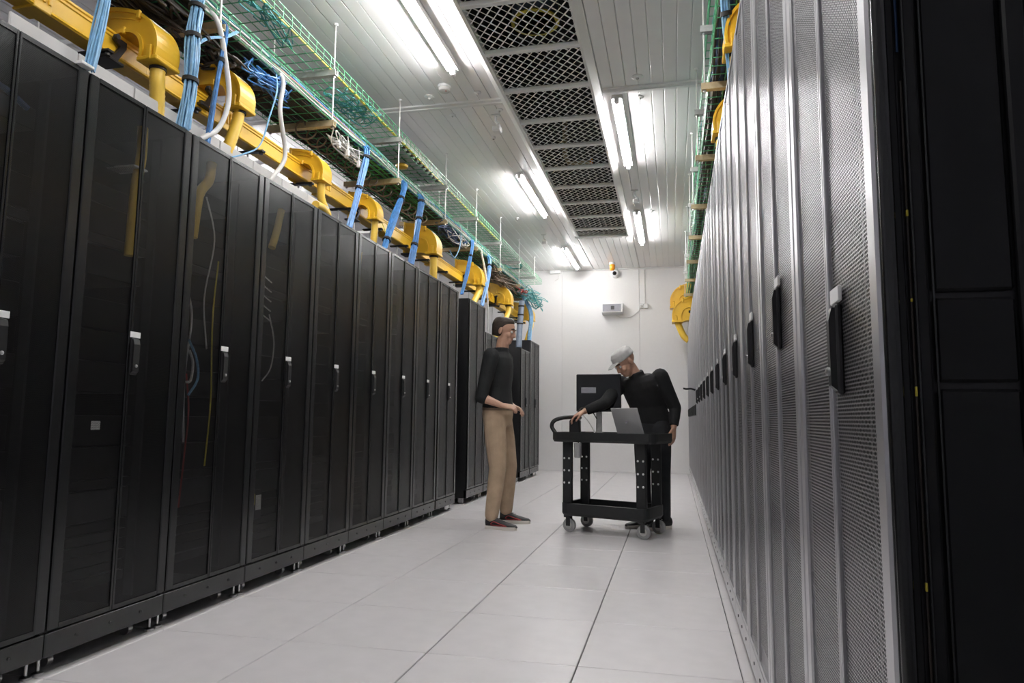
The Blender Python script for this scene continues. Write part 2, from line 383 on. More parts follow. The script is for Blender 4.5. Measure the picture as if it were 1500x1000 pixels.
def make_rack(name, W, D, H, style, handle, gear=True):
    """origin: centre of the front edge on the floor; +x is the front (aisle) side; W along y"""
    root = bpy.data.objects.new(name, None); COL.objects.link(root); root.empty_display_size = 0.05
    fr = 'rack_frame_grey' if style == 'right' else 'rack_frame'
    pf = 'perf_right' if style == 'right' else 'perf_left'
    z0 = 0.065; hw = W/2-0.0025
    # cabinet body: sides, roof, back, floor (an open-fronted shell)
    bd = MB()
    bd.box(-D, -0.014, -hw, -hw+0.014, z0, H); bd.box(-D, -0.014, hw-0.014, hw, z0, H)
    bd.box(-D, -D+0.02, -hw+0.014, hw-0.014, z0, H)
    bd.box(-D+0.02, -0.014, -hw+0.014, hw-0.014, H-0.025, H); bd.box(-D+0.02, -0.042, -hw+0.014, hw-0.014, z0, z0+0.03)
    bd.build('body', 'rack_black', root)
    # plinth bar with screw heads
    pb = MB().bbox(-0.04, -0.004, -hw, hw, z0, z0+0.085, 0.004).build('plinth', fr, root)
    for s in (-1, 0, 1):
        MB().cyl((-0.004, s*W*0.27, z0+0.045), (-0.0015, s*W*0.27, z0+0.045), 0.006, 8).build('screw', 'black_plastic', pb)
    # door leaves
    zb, zt = z0+0.092, H-0.004
    sw = 0.047 if style != 'right' else 0.040
    for s in (-1, 1):
        ya, yb = (-hw+0.002, -0.0015) if s < 0 else (0.0015, hw-0.002)
        d = MB()
        yo = (ya, ya+sw) if s < 0 else (yb-sw, yb)
        yi = (yb-0.010, yb) if s < 0 else (ya, ya+0.010)
        d.bbox(-0.012, 0, yo[0], yo[1], zb, zt, 0.004)
        d.bbox(-0.009, 0, yi[0], yi[1], zb, zt, 0.002)
        d.box(-0.012, -0.002, min(yo[1], yi[1]), max(yo[0], yi[0]), zb, zb+0.018)
        d.box(-0.012, -0.002, min(yo[1], yi[1]), max(yo[0], yi[0]), zt-0.018, zt)
        dr = d.build('door_leaf', fr, root)
        pa, pb_ = (yo[1], yi[0]) if s < 0 else (yi[1], yo[0])
        t = 0.0005
        q = MB().add([(-0.006, pa, zb+0.016), (-0.006, pb_, zb+0.016), (-0.006, pb_, zt-0.016), (-0.006, pa, zt-0.016),
                      (-0.006-t, pa, zb+0.016), (-0.006-t, pb_, zb+0.016), (-0.006-t, pb_, zt-0.016), (-0.006-t, pa, zt-0.016)], [(0,1,2,3), (7,6,5,4)])
        q.build('perforated_sheet', pf, dr)
        if s == handle.get('leaf', 1):
            hy = handle['y']; ha, hb = handle['z']; hwid = handle.get('w', 0.017)
            hd = MB().bbox(-0.006, 0.004, hy-hwid-0.004, hy+hwid+0.004, ha-0.006, hb+0.006, 0.003)
            hd.prism([(0.004, ha), (0.013, ha+0.008), (0.014, hb-0.02), (0.009, hb), (0.004, hb)], hy-hwid, hy+hwid, 'y')
            ho = hd.build('handle', 'black_plastic', dr)
            if handle.get('lock', True):
                MB().lathe([(0.007, 0.012), (0.007, 0.017), (0.004, 0.019)], 10, (0, hy, ha+0.03), 'x').build('lock', 'steel', dr, True)
            if handle.get('label', True):
                MB().bbox(-0.003, 0.003, hy-0.028, hy+0.028, hb+0.008, hb+0.032, 0.001).build('name_label', 'label_white', dr)
    # small hinge stop on top of the seam
    # feet and casters
    for yy in (-hw+0.022, hw-0.022):
        for xx in (-0.05, -D+0.06):
            f = MB().lathe([(0.02, 0.0), (0.02, 0.008), (0.012, 0.013), (0.006, 0.014), (0.006, z0+0.004)], 10, (xx, yy, 0)).build('levelling_foot', 'steel', root, True)
    for yy in (-hw+0.10, hw-0.10):
        c = MB().cyl((-0.10, yy-0.012, 0.025), (-0.10, yy+0.012, 0.025), 0.025, 12).build('caster', 'steel', root, True)
        MB().box(-0.125, -0.075, yy-0.018, yy+0.018, 0.046, z0+0.002).build('caster_plate', 'steel', c)
    if gear:
        z = 0.22; k = 0
        rnd = random.Random(int(H*100)+len(SHARED))
        rows = MB(); rows2 = MB()
        while z < H-0.22:
            u = rnd.choice((0.044, 0.044, 0.088, 0.132))
            (rows if rnd.random() < 0.75 else rows2).bbox(-0.62, -0.15-rnd.random()*0.02, -0.23, 0.23, z+0.002, z+u-0.003, 0.003)
            z += u+(0.09 if rnd.random() < 0.16 else 0)
        rows.build('equipment_stack', 'server_dark', root)
        if rows2.v: rows2.build('switch_stack', 'server_grey', root)
        for yy in (-0.245, 0.235): MB().box(-0.16, -0.12, yy, yy+0.012, 0.15, H-0.06).build('mounting_rail', 'server_grey', root)
    return root

ORD = ['first', 'second', 'third', 'fourth', 'fifth', 'sixth', 'seventh', 'eighth', 'ninth', 'tenth', 'eleventh', 'twelfth', 'thirteenth', 'fourteenth', 'fifteenth', 'sixteenth', 'seventeenth', 'eighteenth', 'nineteenth']
HL = dict(y=-0.024+0.047, z=(1.095, 1.235), leaf=1)
left = make_rack('server_rack', 0.6, 1.0, 2.243, 'left', HL)
LX = -0.008
left_desc = [
 'black mesh-door rack cut off by the left edge of the picture',
 'black rack with a small paper label behind its left leaf, nearest complete left-row rack',
 'black left-row rack with yellow hose and hanging grey cables behind its mesh door',
 'black left-row rack with ladder-like white cables and a yellow-stickered unit at the bottom',
 'black left-row rack under the bent yellow hose, fifth from the near end',
 'black left-row rack, sixth from the near end, blue bundle landing on its roof',
 'black left-row rack, seventh from the near end',
 'black left-row rack, eighth from the near end',
 'black left-row rack just before the dark gap in the row']
lefts = []
for i in range(9):
    o = left if i == 0 else copy_tree(left)
    o.location = (LX, -0.9+0.6*i+0.0013+(0.02 if i == 8 else 0), 0)
    tag(o, left_desc[i], 'server rack', 'black racks of the left row'); lefts.append(o)
def single_rack(yc, W, H, label, grp='black racks of the left row', gear=False):
    o = make_rack('server_rack', W, 1.0, H, 'left', dict(y=0.02, z=(1.095, 1.235), leaf=1, label=False), gear)
    o.location = (LX, yc, 0); tag(o, label, 'server rack', grp); return o
single_rack(4.97, 0.68, 2.243, 'tall black left-row rack just past the dark gap, behind the standing person')
single_rack(5.64, 0.62, 1.955, 'first of two lower black racks beyond the gap, behind the standing person')
single_rack(6.26, 0.58, 1.955, 'second of two lower black racks beyond the gap')
single_rack(7.70, 0.68, 1.96, 'low black rack standing alone before the last tall rack')
single_rack(8.44, 0.74, 2.155, 'last tall black rack of the left row beside the back wall')

# loose things seen inside the left racks (parts of the rack they belong to)
def inner(rack, name, pts, r, m, n=6): return MB().tube(spline(pts, 6), r, n).build(name, m, rack, True)
inner(lefts[1], 'yellow_hose', [(-0.10, 0.10, 2.19), (-0.09, 0.09, 2.05), (-0.08, 0.06, 1.9), (-0.08, 0.05, 1.6)], 0.022, 'yellow_hose', 10)
inner(lefts[2], 'yellow_hose', [(-0.10, -0.02, 2.20), (-0.09, -0.05, 2.1), (-0.08, -0.13, 2.0), (-0.08, -0.16, 1.78)], 0.024, 'yellow_hose', 10)
inner(lefts[2], 'grey_cable', [(-0.08, -0.16, 1.78), (-0.08, -0.2, 1.6), (-0.08, -0.13, 1.4), (-0.07, -0.17, 1.1), (-0.07, -0.15, 0.8)], 0.005, 'cable_white')
inner(lefts[2], 'grey_cable', [(-0.06, -0.1, 2.0), (-0.06, -0.02, 1.8), (-0.07, -0.06, 1.5), (-0.07, -0.02, 1.25)], 0.004, 'cable_white')
inner(lefts[2], 'red_cable', [(-0.06, -0.17, 1.12), (-0.06, -0.14, 0.95), (-0.06, -0.15, 0.75), (-0.06, -0.17, 0.5)], 0.004, 'cable_red')
inner(lefts[2], 'yellow_cable', [(-0.06, 0.02, 1.7), (-0.06, 0.0, 1.4), (-0.06, 0.02, 1.0), (-0.06, 0.0, 0.68)], 0.004, 'cable_yellow')
inner(lefts[2], 'grey_loop', [(-0.05, -0.18, 1.28), (-0.05, -0.12, 1.2), (-0.05, -0.1, 1.1), (-0.05, -0.16, 1.02)], 0.006, 'cable_light_blue')
inner(lefts[2], 'grey_loop', [(-0.05, -0.17, 1.23), (-0.05, -0.14, 1.17), (-0.05, -0.15, 1.09), (-0.05, -0.18, 1.08)], 0.006, 'cable_white')
inner(lefts[3], 'yellow_hose', [(-0.10, 0.04, 2.15), (-0.09, -0.02, 2.0), (-0.09, -0.06, 1.9)], 0.022, 'yellow_hose', 10)
for k in range(5): inner(lefts[3], 'white_patch_cable', [(-0.06, -0.2, 1.72-0.055*k), (-0.06, -0.14, 1.70-0.055*k), (-0.06, -0.09, 1.685-0.055*k)], 0.004, 'cable_white')
inner(lefts[3], 'grey_cable', [(-0.06, -0.1, 1.5), (-0.06, -0.04, 1.35), (-0.06, -0.06, 1.2), (-0.06, -0.14, 1.12)], 0.004, 'cable_white')
MB().bbox(-0.09, -0.07, -0.2, -0.07, 0.36, 0.52, 0.003).build('stickered_unit', 'server_grey', lefts[3])
MB().bbox(-0.07, -0.068, -0.19, -0.14, 0.44, 0.5, 0.0005).build('yellow_sticker', 'cable_yellow', lefts[3])
MB().bbox(-0.07, -0.068, -0.13, -0.08, 0.41, 0.49, 0.0005).build('white_sticker', 'label_white', lefts[3])
inner(lefts[4], 'yellow_hose', [(-0.10, -0.12, 2.15), (-0.1, -0.16, 2.05), (-0.1, -0.17, 1.98)], 0.022, 'yellow_hose', 10)
inner(lefts[5], 'yellow_hose', [(-0.10, -0.08, 2.15), (-0.1, -0.1, 1.95), (-0.1, -0.1, 1.8)], 0.022, 'yellow_hose', 10)
MB().bbox(-0.05, -0.048, -0.12, -0.075, 0.865, 0.90, 0.0005).build('paper_label', 'label_white', lefts[1])
MB().box(-0.20, -0.06, 0.02, 0.10, 1.985, 1.992).build('paper_sheet', 'label_white', lefts[1])
MB().box(-0.20, -0.06, -0.2, -0.08, 2.02, 2.028).build('paper_sheet', 'label_white', lefts[0])
inner(lefts[0], 'blue_cable', [(-0.08, -0.1, 2.03), (-0.07, 0.0, 2.05), (-0.08, 0.12, 2.02)], 0.012, 'cable_navy')

# right row
RXF = 2.42; RH = 2.43
HR0 = dict(y=0.066, z=(0.975, 1.105), leaf=1, w=0.009)
HR = dict(y=0.048, z=(1.105, 1.245), leaf=1, w=0.008)
HRf = dict(y=0.06, z=(0.98, 1.10), leaf=1, w=0.03, lock=False, label=False)
rA = make_rack('server_rack', 0.6, 1.1, RH, 'right', HR0)
rB = make_rack('server_rack', 0.6, 1.1, RH, 'right', HR)
rC = make_rack('server_rack', 0.6, 1.1, RH, 'right', HRf)
usedB = usedC = False
rights = []
for i in range(19):
    if i == 0: o = rA
    elif i < 12: o = rB if not usedB else copy_tree(rB); usedB = True
    else: o = rC if not usedC else copy_tree(rC); usedC = True
    o.location = (RXF, -1.51+0.6*i, 0); o.rotation_euler = (0, 0, PI); rights.append(o)
    if i == 0: lb = 'nearest right-row rack with coarse perforated door, its black end side facing the camera'
    elif i < 12: lb = '%s perforated-door rack from the near end of the right row' % ORD[i]
    else: lb = '%s right-row rack, with the low wide black latch, near the back wall' % ORD[i]
    tag(o, lb, 'server rack', 'grey perforated racks of the right row')
# swung-out latch lever on one far right rack
MB().tube(spline([(0.0, 0.06, 1.27), (0.05, 0.07, 1.285), (0.10, 0.10, 1.28), (0.13, 0.13, 1.285)], 4), 0.011, 8).build('open_lever', 'black_plastic', rights[12], True)

# end side of the nearest right rack (local frame of that rack: +y points to the camera, -x into the rack)
R0 = rights[0]; ye = 0.30
e1 = MB().tube([(-0.012, ye+0.008, 0.07), (-0.012, ye+0.008, RH-0.01)], 0.009, 12).build('rounded_corner_post', 'rack_frame', R0, True)
MB().bbox(-0.030, -0.003, ye-0.002, ye+0.006, 0.07, RH-0.01, 0.002).build('corner_strip', 'side_black', R0)
MB().bbox(-0.054, -0.038, ye-0.002, ye+0.010, 0.07, RH-0.01, 0.003).build('side_post', 'side_black', R0)
for za, zb in ((0.10, 0.968), (0.976, 1.079), (1.087, 2.40)):
    p = MB().bbox(-0.148, -0.060, ye-0.002, ye+0.006, za, zb, 0.004).build('side_panel', 'side_black', R0)
MB().bbox(-0.176, -0.152, ye-0.002, ye+0.012, 0.07, RH-0.01, 0.003).build('side_post', 'side_black', R0)
MB().tube([(-0.0595, ye+0.006, 0.10), (-0.0595, ye+0.006, 2.40)], 0.0016, 8).build('panel_bead', 'rack_frame', R0, True)
MB().tube([(-0.0385, ye+0.0105, 0.10), (-0.0385, ye+0.0105, 2.40)], 0.0016, 8).build('panel_bead', 'rack_frame', R0, True)
ps = MB().bbox(-0.70, -0.18, ye-0.002, ye+0.004, 0.07, RH-0.01, 0.002).build('rear_side_panel', 'side_black', R0)
pd = MB()
for i in range(6):
    for j in range(60):
        z = 1.20+j*0.0125
        pd.box(-0.19-0.0105*i, -0.183-0.0105*i, ye+0.004, ye+0.0055, z, z+0.0075)
pd.build('vent_studs', 'rack_frame_grey', R0)['kind'] = 'stuff'
MB().tube(spline([(-0.034, ye+0.002, 1.62), (-0.0335, ye+0.003, 1.5), (-0.0345, ye+0.002, 1.43), (-0.034, ye+0.002, 1.40)], 5), 0.0016, 6).build('blue_side_cable', 'cable_navy', R0, True)
MB().tube(spline([(-0.036, ye+0.003, 1.36), (-0.0355, ye+0.004, 1.0), (-0.0362, ye+0.003, 0.7), (-0.036, ye+0.003, 0.45)], 5), 0.0015, 6).build('grey_side_cable', 'cable_dark', R0, True)
for z, s in ((1.187, 0.004), (1.077, 0.002), (0.965, 0.006), (0.735, 0.005)):
    MB().bbox(-0.0365, -0.034, ye+0.003, ye+0.0065, z-s, z+s, 0.0005).build('yellow_tab', 'cable_yellow', R0)

# white cover plates on the roof edge of the near left racks
for k in range(8):
    t = MB().bbox(-0.128, -0.116, -0.85+0.3*k, -0.555+0.3*k, 2.244, 2.244+0.11, 0.003).build('roof_plate', 'white_matt')
    lab = ('white roof-edge plate above the near left racks, %s from the picture edge' % ORD[k]) if k != 1 else 'white roof-edge plate carrying a red marking above the near left rack'
    tag(t, lab, 'plate', 'white plates on the left rack roofs')
    if k == 1:
        for q, (ya, yb) in enumerate(((-0.50, -0.46), (-0.45, -0.42), (-0.41, -0.375), (-0.365, -0.34))):
            MB().box(-0.116, -0.1155, ya, yb, 2.262+0.004*(q % 2), 2.29).build('red_marking', 'red_print', t)
wc = tag(MB().bbox(-0.02, 0.012, -0.66, -0.60, 2.2435, 2.2555, 0.002).build('cable_guide', 'white_plastic'), 'small white cable guide on the rack roof under the nearest blue bundle', 'clip')

# ================================================================== CABLE TRAYS
def tray(xa, xb, z, y0, y1, label, grp):
    """wire basket tray; origin at tray floor"""
    t = thing('cable_tray', ((xa+xb)/2, y0, z), label, 'cable tray', grp)
    h = (xb-xa)/2; L = y1-y0; hs = 0.075; r = 0.0032
    m = MB()
    for i in range(6):
        x = -h+2*h*i/5; m.tube([(x, 0, 0), (x, L, 0)], r, 5)
    m.build('floor_wires', 'green_wire', t)
    for s in (-1, 1):
        m = MB()
        for zz in (0.035, hs): m.tube([(s*h, 0, zz), (s*h, L, zz)], r*(1.3 if zz == hs else 1), 5)
        m.build('side_wires', 'green_wire', t)
    m = MB(); n = int(L/0.1)
    for i in range(n+1):
        y = i*0.1; m.tube([(-h, y, hs), (-h, y, 0), (h, y, 0), (h, y, hs)], r, 5)
    m.build('cross_wires', 'green_wire', t)
    return t
TX0, TX1 = -0.505, -0.07
tray(TX0, TX1, 2.925, -0.9, 9.0, 'lower green wire tray above the left racks, packed with dark cables', 'green wire trays')
tray(TX0+0.08, TX1+0.002, 3.285, -0.9, 9.3, 'upper green wire tray above the left racks, mostly empty and see-through', 'green wire trays')
RTX0, RTX1 = 2.405, 2.84
tray(RTX0, RTX1, 2.925, -0.9, 9.0, 'lower green wire tray above the right racks', 'green wire trays')
tray(RTX0, RTX1, 3.285, -0.9, 9.0, 'upper green wire tray above the right racks', 'green wire trays')

def hanger(xf, xb, y, label, grp, side):
    t = thing('tray_hanger', (xf, y, ZC), label, 'tray hanger', grp)
    d = xb-xf
    for x in (0, d):
        r = MB().tube([(x, 0, 0), (x, 0, 2.865-ZC)], 0.005, 6).build('threaded_rod', 'rod_white', t, True)
        MB().lathe([(0.016, -0.012), (0.016, 0)], 8, (x, 0, 0)).build('rod_anchor', 'white_plastic', r)
    for z, m in ((2.892, 'strut_tan'), (3.252, 'galvanised')):
        s = MB()
        lo, hi = min(0, d)-0.02, max(0, d)+0.02
        s.prism([(-0.02, z-ZC-0.012), (0.02, z-ZC-0.012), (0.02, z-ZC+0.028), (0.013, z-ZC+0.028), (0.013, z-ZC-0.005), (-0.013, z-ZC-0.005), (-0.013, z-ZC+0.028), (-0.02, z-ZC+0.028)], lo, hi, 'x')
        so = s.build('strut', m, t)
        for x in (0, d): MB().lathe([(0.011, z-ZC-0.024), (0.011, z-ZC-0.012)], 6, (x, 0, 0)).build('nut', 'steel', so)
HYL = [0.22, 1.44, 2.62, 3.88, 5.03, 6.22, 7.4, 8.6]
for i, y in enumerate(HYL):
    hanger(-0.063, -0.53, y, '%s hanger rod-and-strut frame from the camera over the left racks' % ORD[i], 'left tray hangers', -1)
HYR = [0.2, 1.4, 2.58, 3.84, 4.98, 6.2, 7.4, 8.6]
for i, y in enumerate(HYR):
    hanger(2.378, 2.87, y, '%s hanger rod-and-strut frame from the camera over the right racks' % ORD[i], 'right tray hangers', 1)

# cables lying in the trays (nobody could count them)
def laid(name, x0, x1, z0, z1, y0, y1, n, r, m, label, seed, wob=0.012, step=0.18, cat='cables', layers=True):
    rnd = random.Random(seed); mb = MB()
    for i in range(n):
        bx = x0+(x1-x0)*((i+0.5)/n if layers else rnd.random()); bz = z0+(z1-z0)*rnd.random(); ph = rnd.random()*6
        pts = []; y = y0+rnd.random()*0.05; k = 0
        while y < y1:
            pts.append((bx+wob*math.sin(ph+y*2.1)+rnd.uniform(-wob, wob)*0.5, y, bz+rnd.uniform(0, wob)*0.6)); y += step
        if len(pts) > 1: mb.tube(pts, r*rnd.uniform(0.75, 1.15), 5)
    return tag(mb.build(name, m, None, True), label, cat, kind='stuff')
laid('laid_cables', TX0+0.02, TX1-0.05, 2.942, 2.955, -0.85, 8.9, 44, 0.0075, 'cable_dark', 'dark cables packed along the lower left tray', 1)
laid('laid_cables', TX0+0.03, TX1-0.08, 2.968, 2.985, -0.85, 8.9, 26, 0.009, 'cable_brown', 'brown cables layered along the lower left tray', 2)
laid('laid_cables', TX1-0.035, TX1-0.008, 2.94, 3.0, -0.85, 8.9, 11, 0.0055, 'cable_white', 'white cables along the aisle edge of the lower left tray', 3)
laid('laid_cables', TX1-0.045, TX1-0.008, 2.95, 3.0, -0.85, 8.9, 3, 0.005, 'cable_pink', 'pink cables along the aisle edge of the lower left tray', 4)
laid('laid_cables', TX1-0.05, TX1-0.01, 2.94, 3.0, 0.9, 8.9, 8, 0.005, 'cable_blue', 'blue cables along the aisle edge of the lower left tray', 5)
laid('laid_cables', TX1-0.06, TX1-0.01, 2.94, 3.02, -0.8, 8.9, 10, 0.005, 'cable_teal', 'teal cables along the aisle edge of the lower left tray', 6)
laid('laid_cables', TX0+0.1, TX1-0.06, 2.936, 2.942, 1.9, 3.6, 7, 0.008, 'cable_green', 'green cables showing through the lower left tray floor', 7)
laid('laid_cables', TX1-0.035, TX1-0.02, 3.295, 3.3, -0.85, 6.3, 2, 0.0055, 'cable_yellow', 'yellow-green earth wires along the upper left tray edge', 8, wob=0.004)
laid('laid_cables', TX1-0.05, TX1-0.025, 3.295, 3.315, -0.85, 0.62, 7, 0.007, 'cable_light_blue', 'pale blue bundle lying in the near upper left tray', 9, wob=0.004)
laid('laid_cables', RTX0+0.02, RTX1-0.02, 2.94, 2.96, -0.8, 8.8, 34, 0.008, 'cable_dark', 'dark cables packed along the lower right tray', 11)
laid('laid_cables', RTX0+0.02, RTX0+0.2, 2.95, 2.99, -0.8, 8.8, 9, 0.005, 'cable_navy', 'navy cables along the lower right tray', 12)
laid('laid_cables', RTX0+0.02, RTX0+0.2, 3.30, 3.34, -0.8, 8.8, 10, 0.005, 'cable_teal', 'teal cables along the upper right tray', 13)
laid('laid_cables', RTX0+0.02, RTX0+0.15, 3.30, 3.34, -0.8, 8.8, 4, 0.005, 'cable_white', 'white cables along the upper right tray', 14)
laid('laid_cables', RTX0+0.03, RTX0+0.2, 3.30, 3.33, -0.8, 8.8, 6, 0.0055, 'cable_green', 'green cables along the upper right tray', 15)

# tangles: loose loops of one cable kind
def tangle(name, c, size, n, r, m, label, seed, cat='cables', flat=(1, 1, 1)):
    rnd = random.Random(seed); mb = MB()
    for i in range(n):
        p = [Vector((rnd.uniform(-1, 1)*size[0], rnd.uniform(-1, 1)*size[1], rnd.uniform(-1, 1)*size[2])) for _ in range(5)]
        mb.tube(spline(p, 6), r, 5)
    o = mb.build(name, m, None, True); o.location = c
    return tag(o, label, cat, kind='stuff')
tangle('cable_tangle', (-0.11, 0.75, 2.86), (0.05, 0.22, 0.07), 9, 0.0045, 'cable_blue', 'tangle of blue cable loops under the lower left tray near the camera', 21)
tangle('cable_tangle', (-0.24, 0.62, 2.85), (0.12, 0.28, 0.05), 14, 0.007, 'cable_dark', 'dark tangle bulging under the near lower left tray', 22)
tangle('cable_tangle', (-0.28, -0.25, 2.88), (0.16, 0.6, 0.05), 18, 0.007, 'cable_dark', 'dark tangle under the lower left tray above the nearest spout', 23)
tangle('cable_tangle', (-0.13, 1.80, 2.87), (0.05, 0.30, 0.06), 10, 0.0045, 'cable_white', 'tangle of white plug cables hanging under the lower left tray', 24)
tangle('cable_tangle', (-0.18, 0.85, 3.31), (0.10, 0.30, 0.02), 9, 0.0045, 'cable_teal', 'teal loops lying in the upper left tray', 25)
tangle('cable_tangle', (-0.20, 2.1, 3.31), (0.14, 0.32, 0.02), 12, 0.0045, 'cable_teal', 'teal cable tangle in the upper left tray before the metal panel', 26)
tangle('cable_tangle', (-0.14, 4.3, 2.90), (0.08, 0.5, 0.08), 12, 0.005, 'cable_navy', 'navy cable tangle hanging at the middle of the left tray', 27)
tangle('cable_tangle', (-0.10, 4.5, 2.9), (0.06, 0.45, 0.08), 6, 0.005, 'cable_white', 'white cable ends hanging at the middle of the left tray', 28)
tangle('cable_tangle', (-0.16, 6.6, 2.86), (0.10, 0.9, 0.1), 16, 0.006, 'cable_brown', 'brown cable tangle under the far left tray', 29)
tangle('cable_tangle', (-0.05, 7.6, 2.84), (0.06, 0.3, 0.06), 3, 0.006, 'cable_red', 'reddish cable ends under the far left tray', 30)
tangle('cable_tangle', (0.0, 8.2, 2.84), (0.10, 0.8, 0.12), 14, 0.006, 'cable_teal', 'green-teal cable loops at the far end of the left tray', 31)
tangle('cable_tangle', (2.47, 0.9, 2.98), (0.05, 0.7, 0.05), 16, 0.005, 'cable_navy', 'navy cable tangle in the near right tray', 32)
tangle('cable_tangle', (2.46, 2.6, 3.0), (0.05, 1.0, 0.06), 14, 0.005, 'cable_dark', 'dark cable tangle in the right tray past the cross joint', 33)
tangle('cable_tangle', (2.45, 2.0, 3.0), (0.04, 0.8, 0.06), 6, 0.0045, 'cable_white', 'white cable ends in the right tray', 34)
tc_ = MB()
for k in range(6): tc_.tube([((0.11+0.004*k)*math.cos(a*PI/12), (0.11+0.004*k)*2.2*math.sin(a*PI/12), 0.008+0.007*(k % 3)) for a in range(25)], 0.005, 5)
o = tc_.build('cable_coil', 'cable_teal', None, True); o.location = (-0.24, 7.8, 3.292)
tag(o, 'teal cable coil lying in the far upper left tray', 'cable')
# spiral hose lying under the left tray
sp = MB()
pts = [(-0.27+0.055*math.cos(a*0.55)+0.01*a/40, 1.35+a*0.0125, 2.865+0.05*math.sin(a*0.55)) for a in range(0, 190)]
sp.tube(pts, 0.0065, 5)
tag(sp.build('coiled_cable', 'cable_brown', None, True), 'brown coiled cable under the lower left tray', 'cable')
# white plugs on hanging leads
for i, (y, x, z) in enumerate(((1.62, -0.10, 2.83), (1.70, -0.07, 2.80), (1.78, -0.12, 2.82), (1.9, -0.08, 2.79), (2.02, -0.10, 2.81))):
    t = MB().bbox(x-0.012, x+0.012, y-0.012, y+0.012, z-0.03, z+0.02, 0.004).tube([(x, y, z+0.02), (x, y+0.01, z+0.07), (x-0.02, y+0.03, 2.93)], 0.004, 5).build('plug_lead', 'cable_white')
    tag(t, '%s hanging white plug from the camera under the left tray' % ORD[i], 'plug', 'hanging white plugs')

# grey metal panel in the upper tray
mp = thing('metal_panel', (-0.24, 3.32, 3.30), 'grey perforated metal panel lying in the upper left tray', 'panel')
MB().bbox(-0.155, 0.09, -0.50, 0.50, 0.0, 0.012, 0.003).build('plate', 'panel_grey', mp)
MB().prism([(0.09, 0.0), (0.105, 0.0), (0.16, 0.06), (0.16, 0.07), (0.09, 0.012)], -0.50, 0.50, 'y').build('flange', 'white_plastic', mp)
for k in range(10): MB().box(0.092, 0.125, -0.45+0.1*k, -0.41+0.1*k, -0.002, 0.028).build('slot', 'cable_dark', mp)
for k in range(5):
    MB().lathe([(0.016, -0.002), (0.016, 0.0)], 12, (-0.06, -0.4+0.2*k, 0)).build('hole', 'cable_dark', mp)
    MB().box(0.0, 0.012, -0.42+0.2*k, -0.30+0.2*k, -0.002, 0.0).build('slot', 'cable_dark', mp)
tag(MB().lathe([(0.02, -0.03), (0.055, -0.02), (0.06, 0.0), (0.04, 0.012)], 18, (-0.27, 3.2, 3.26)).build('yellow_cap', 'yellow_duct', None, True), 'yellow round cap under the grey metal tray panel', 'cap')

# ------------------------------------------------------------------ blue cable bundles, hoses
def bundle(path, R, n, m, straps, label, seed, r=0.0052, grp='cable bundles dropping to the racks'):
    rnd = random.Random(seed); p = spline(path, 8); p0 = p[0]
    t = thing('cable_bundle', tuple(path[-1]), label, 'cable bundle', grp); base = Vector(path[-1])
    mb = MB()
    offs = []
    k = 0
    while len(offs) < n:
        a = k*2.4; q = R*math.sqrt((k+0.5)/n); offs.append((q*math.cos(a), q*math.sin(a))); k += 1
    for ox, oy in offs:
        ph = rnd.random()*6
        mb.tube([(v.x+ox*(1+0.2*math.sin(ph+i*0.5))-base.x, v.y+oy*(1+0.2*math.cos(ph+i*0.4))-base.y, v.z-base.z) for i, v in enumerate(p)], r, 5)
    mb.build('cables', m, t, True)
    for f in straps:
        i = min(len(p)-2, int(f*(len(p)-1))); a = p[i]-base; d = (p[i+1]-p[i]).normalized()
        MB().tube([a-d*0.010, a+d*0.010], R*1.22+0.003, 12).build('strap', 'black_rubber', t, True)
    return t
RT = 2.247
bundle([(-0.10, -0.46, 3.0), (-0.04, -0.50, 2.85), (-0.03, -0.53, 2.6), (-0.03, -0.585, RT+0.009)], 0.021, 14, 'cable_light_blue', (0.25, 0.55), 'nearest blue cable bundle, crossing the yellow raceway at the top left', 41, r=0.0042)
bundle([(-0.12, 0.06, 2.99), (-0.045, 0.02, 2.93), (-0.04, 0.0, 2.75), (-0.04, 0.0, 2.5), (-0.04, -0.03, RT)], 0.029, 22, 'cable_light_blue', (0.36, 0.55, 0.78), 'thick pale blue bundle right of the nearest yellow spout', 42, r=0.005)
bundle([(-0.12, 0.26, 2.97), (-0.05, 0.25, 2.9), (-0.06, 0.22, 2.6), (-0.06, 0.17, RT)], 0.012, 7, 'cable_blue', (0.55,), 'thin dark blue bundle beside the white hose and second yellow spout', 43)
bundle([(-0.045, 0.02, 2.69), (-0.045, 0.12, 2.78), (-0.045, 0.25, 2.86), (-0.06, 0.36, 2.95)], 0.009, 5, 'cable_light_blue', (0.3, 0.6), 'blue branch bundle rising from the thick bundle to the tray', 44, r=0.004)
bundle([(-0.12, 1.98, 2.97), (-0.045, 1.96, 2.9), (-0.04, 1.86, 2.62), (-0.04, 1.70, RT)], 0.023, 16, 'cable_blue', (0.45, 0.72), 'bright blue bundle below the hanging white plugs', 45)
bundle([(-0.12, 2.78, 2.97), (-0.045, 2.72, 2.88), (-0.04, 2.52, 2.58), (-0.04, 2.32, RT)], 0.027, 20, 'cable_blue', (0.50, 0.95), 'bright blue slanting bundle left of the big yellow spout', 46)
bundle([(-0.12, 3.16, 2.97), (-0.045, 3.13, 2.9), (-0.04, 3.05, 2.62), (-0.04, 2.90, RT)], 0.025, 18, 'cable_blue', (0.38, 0.62, 0.85), 'upright blue bundle in front of the big yellow spout', 47)
bundle([(-0.12, 4.84, 2.97), (-0.045, 4.82, 2.9), (-0.04, 4.62, 2.55), (-0.04, 4.42, 2.25)], 0.018, 9, 'cable_blue', (0.5,), 'slim blue bundle landing at the gap in the left row', 48, r=0.0065)
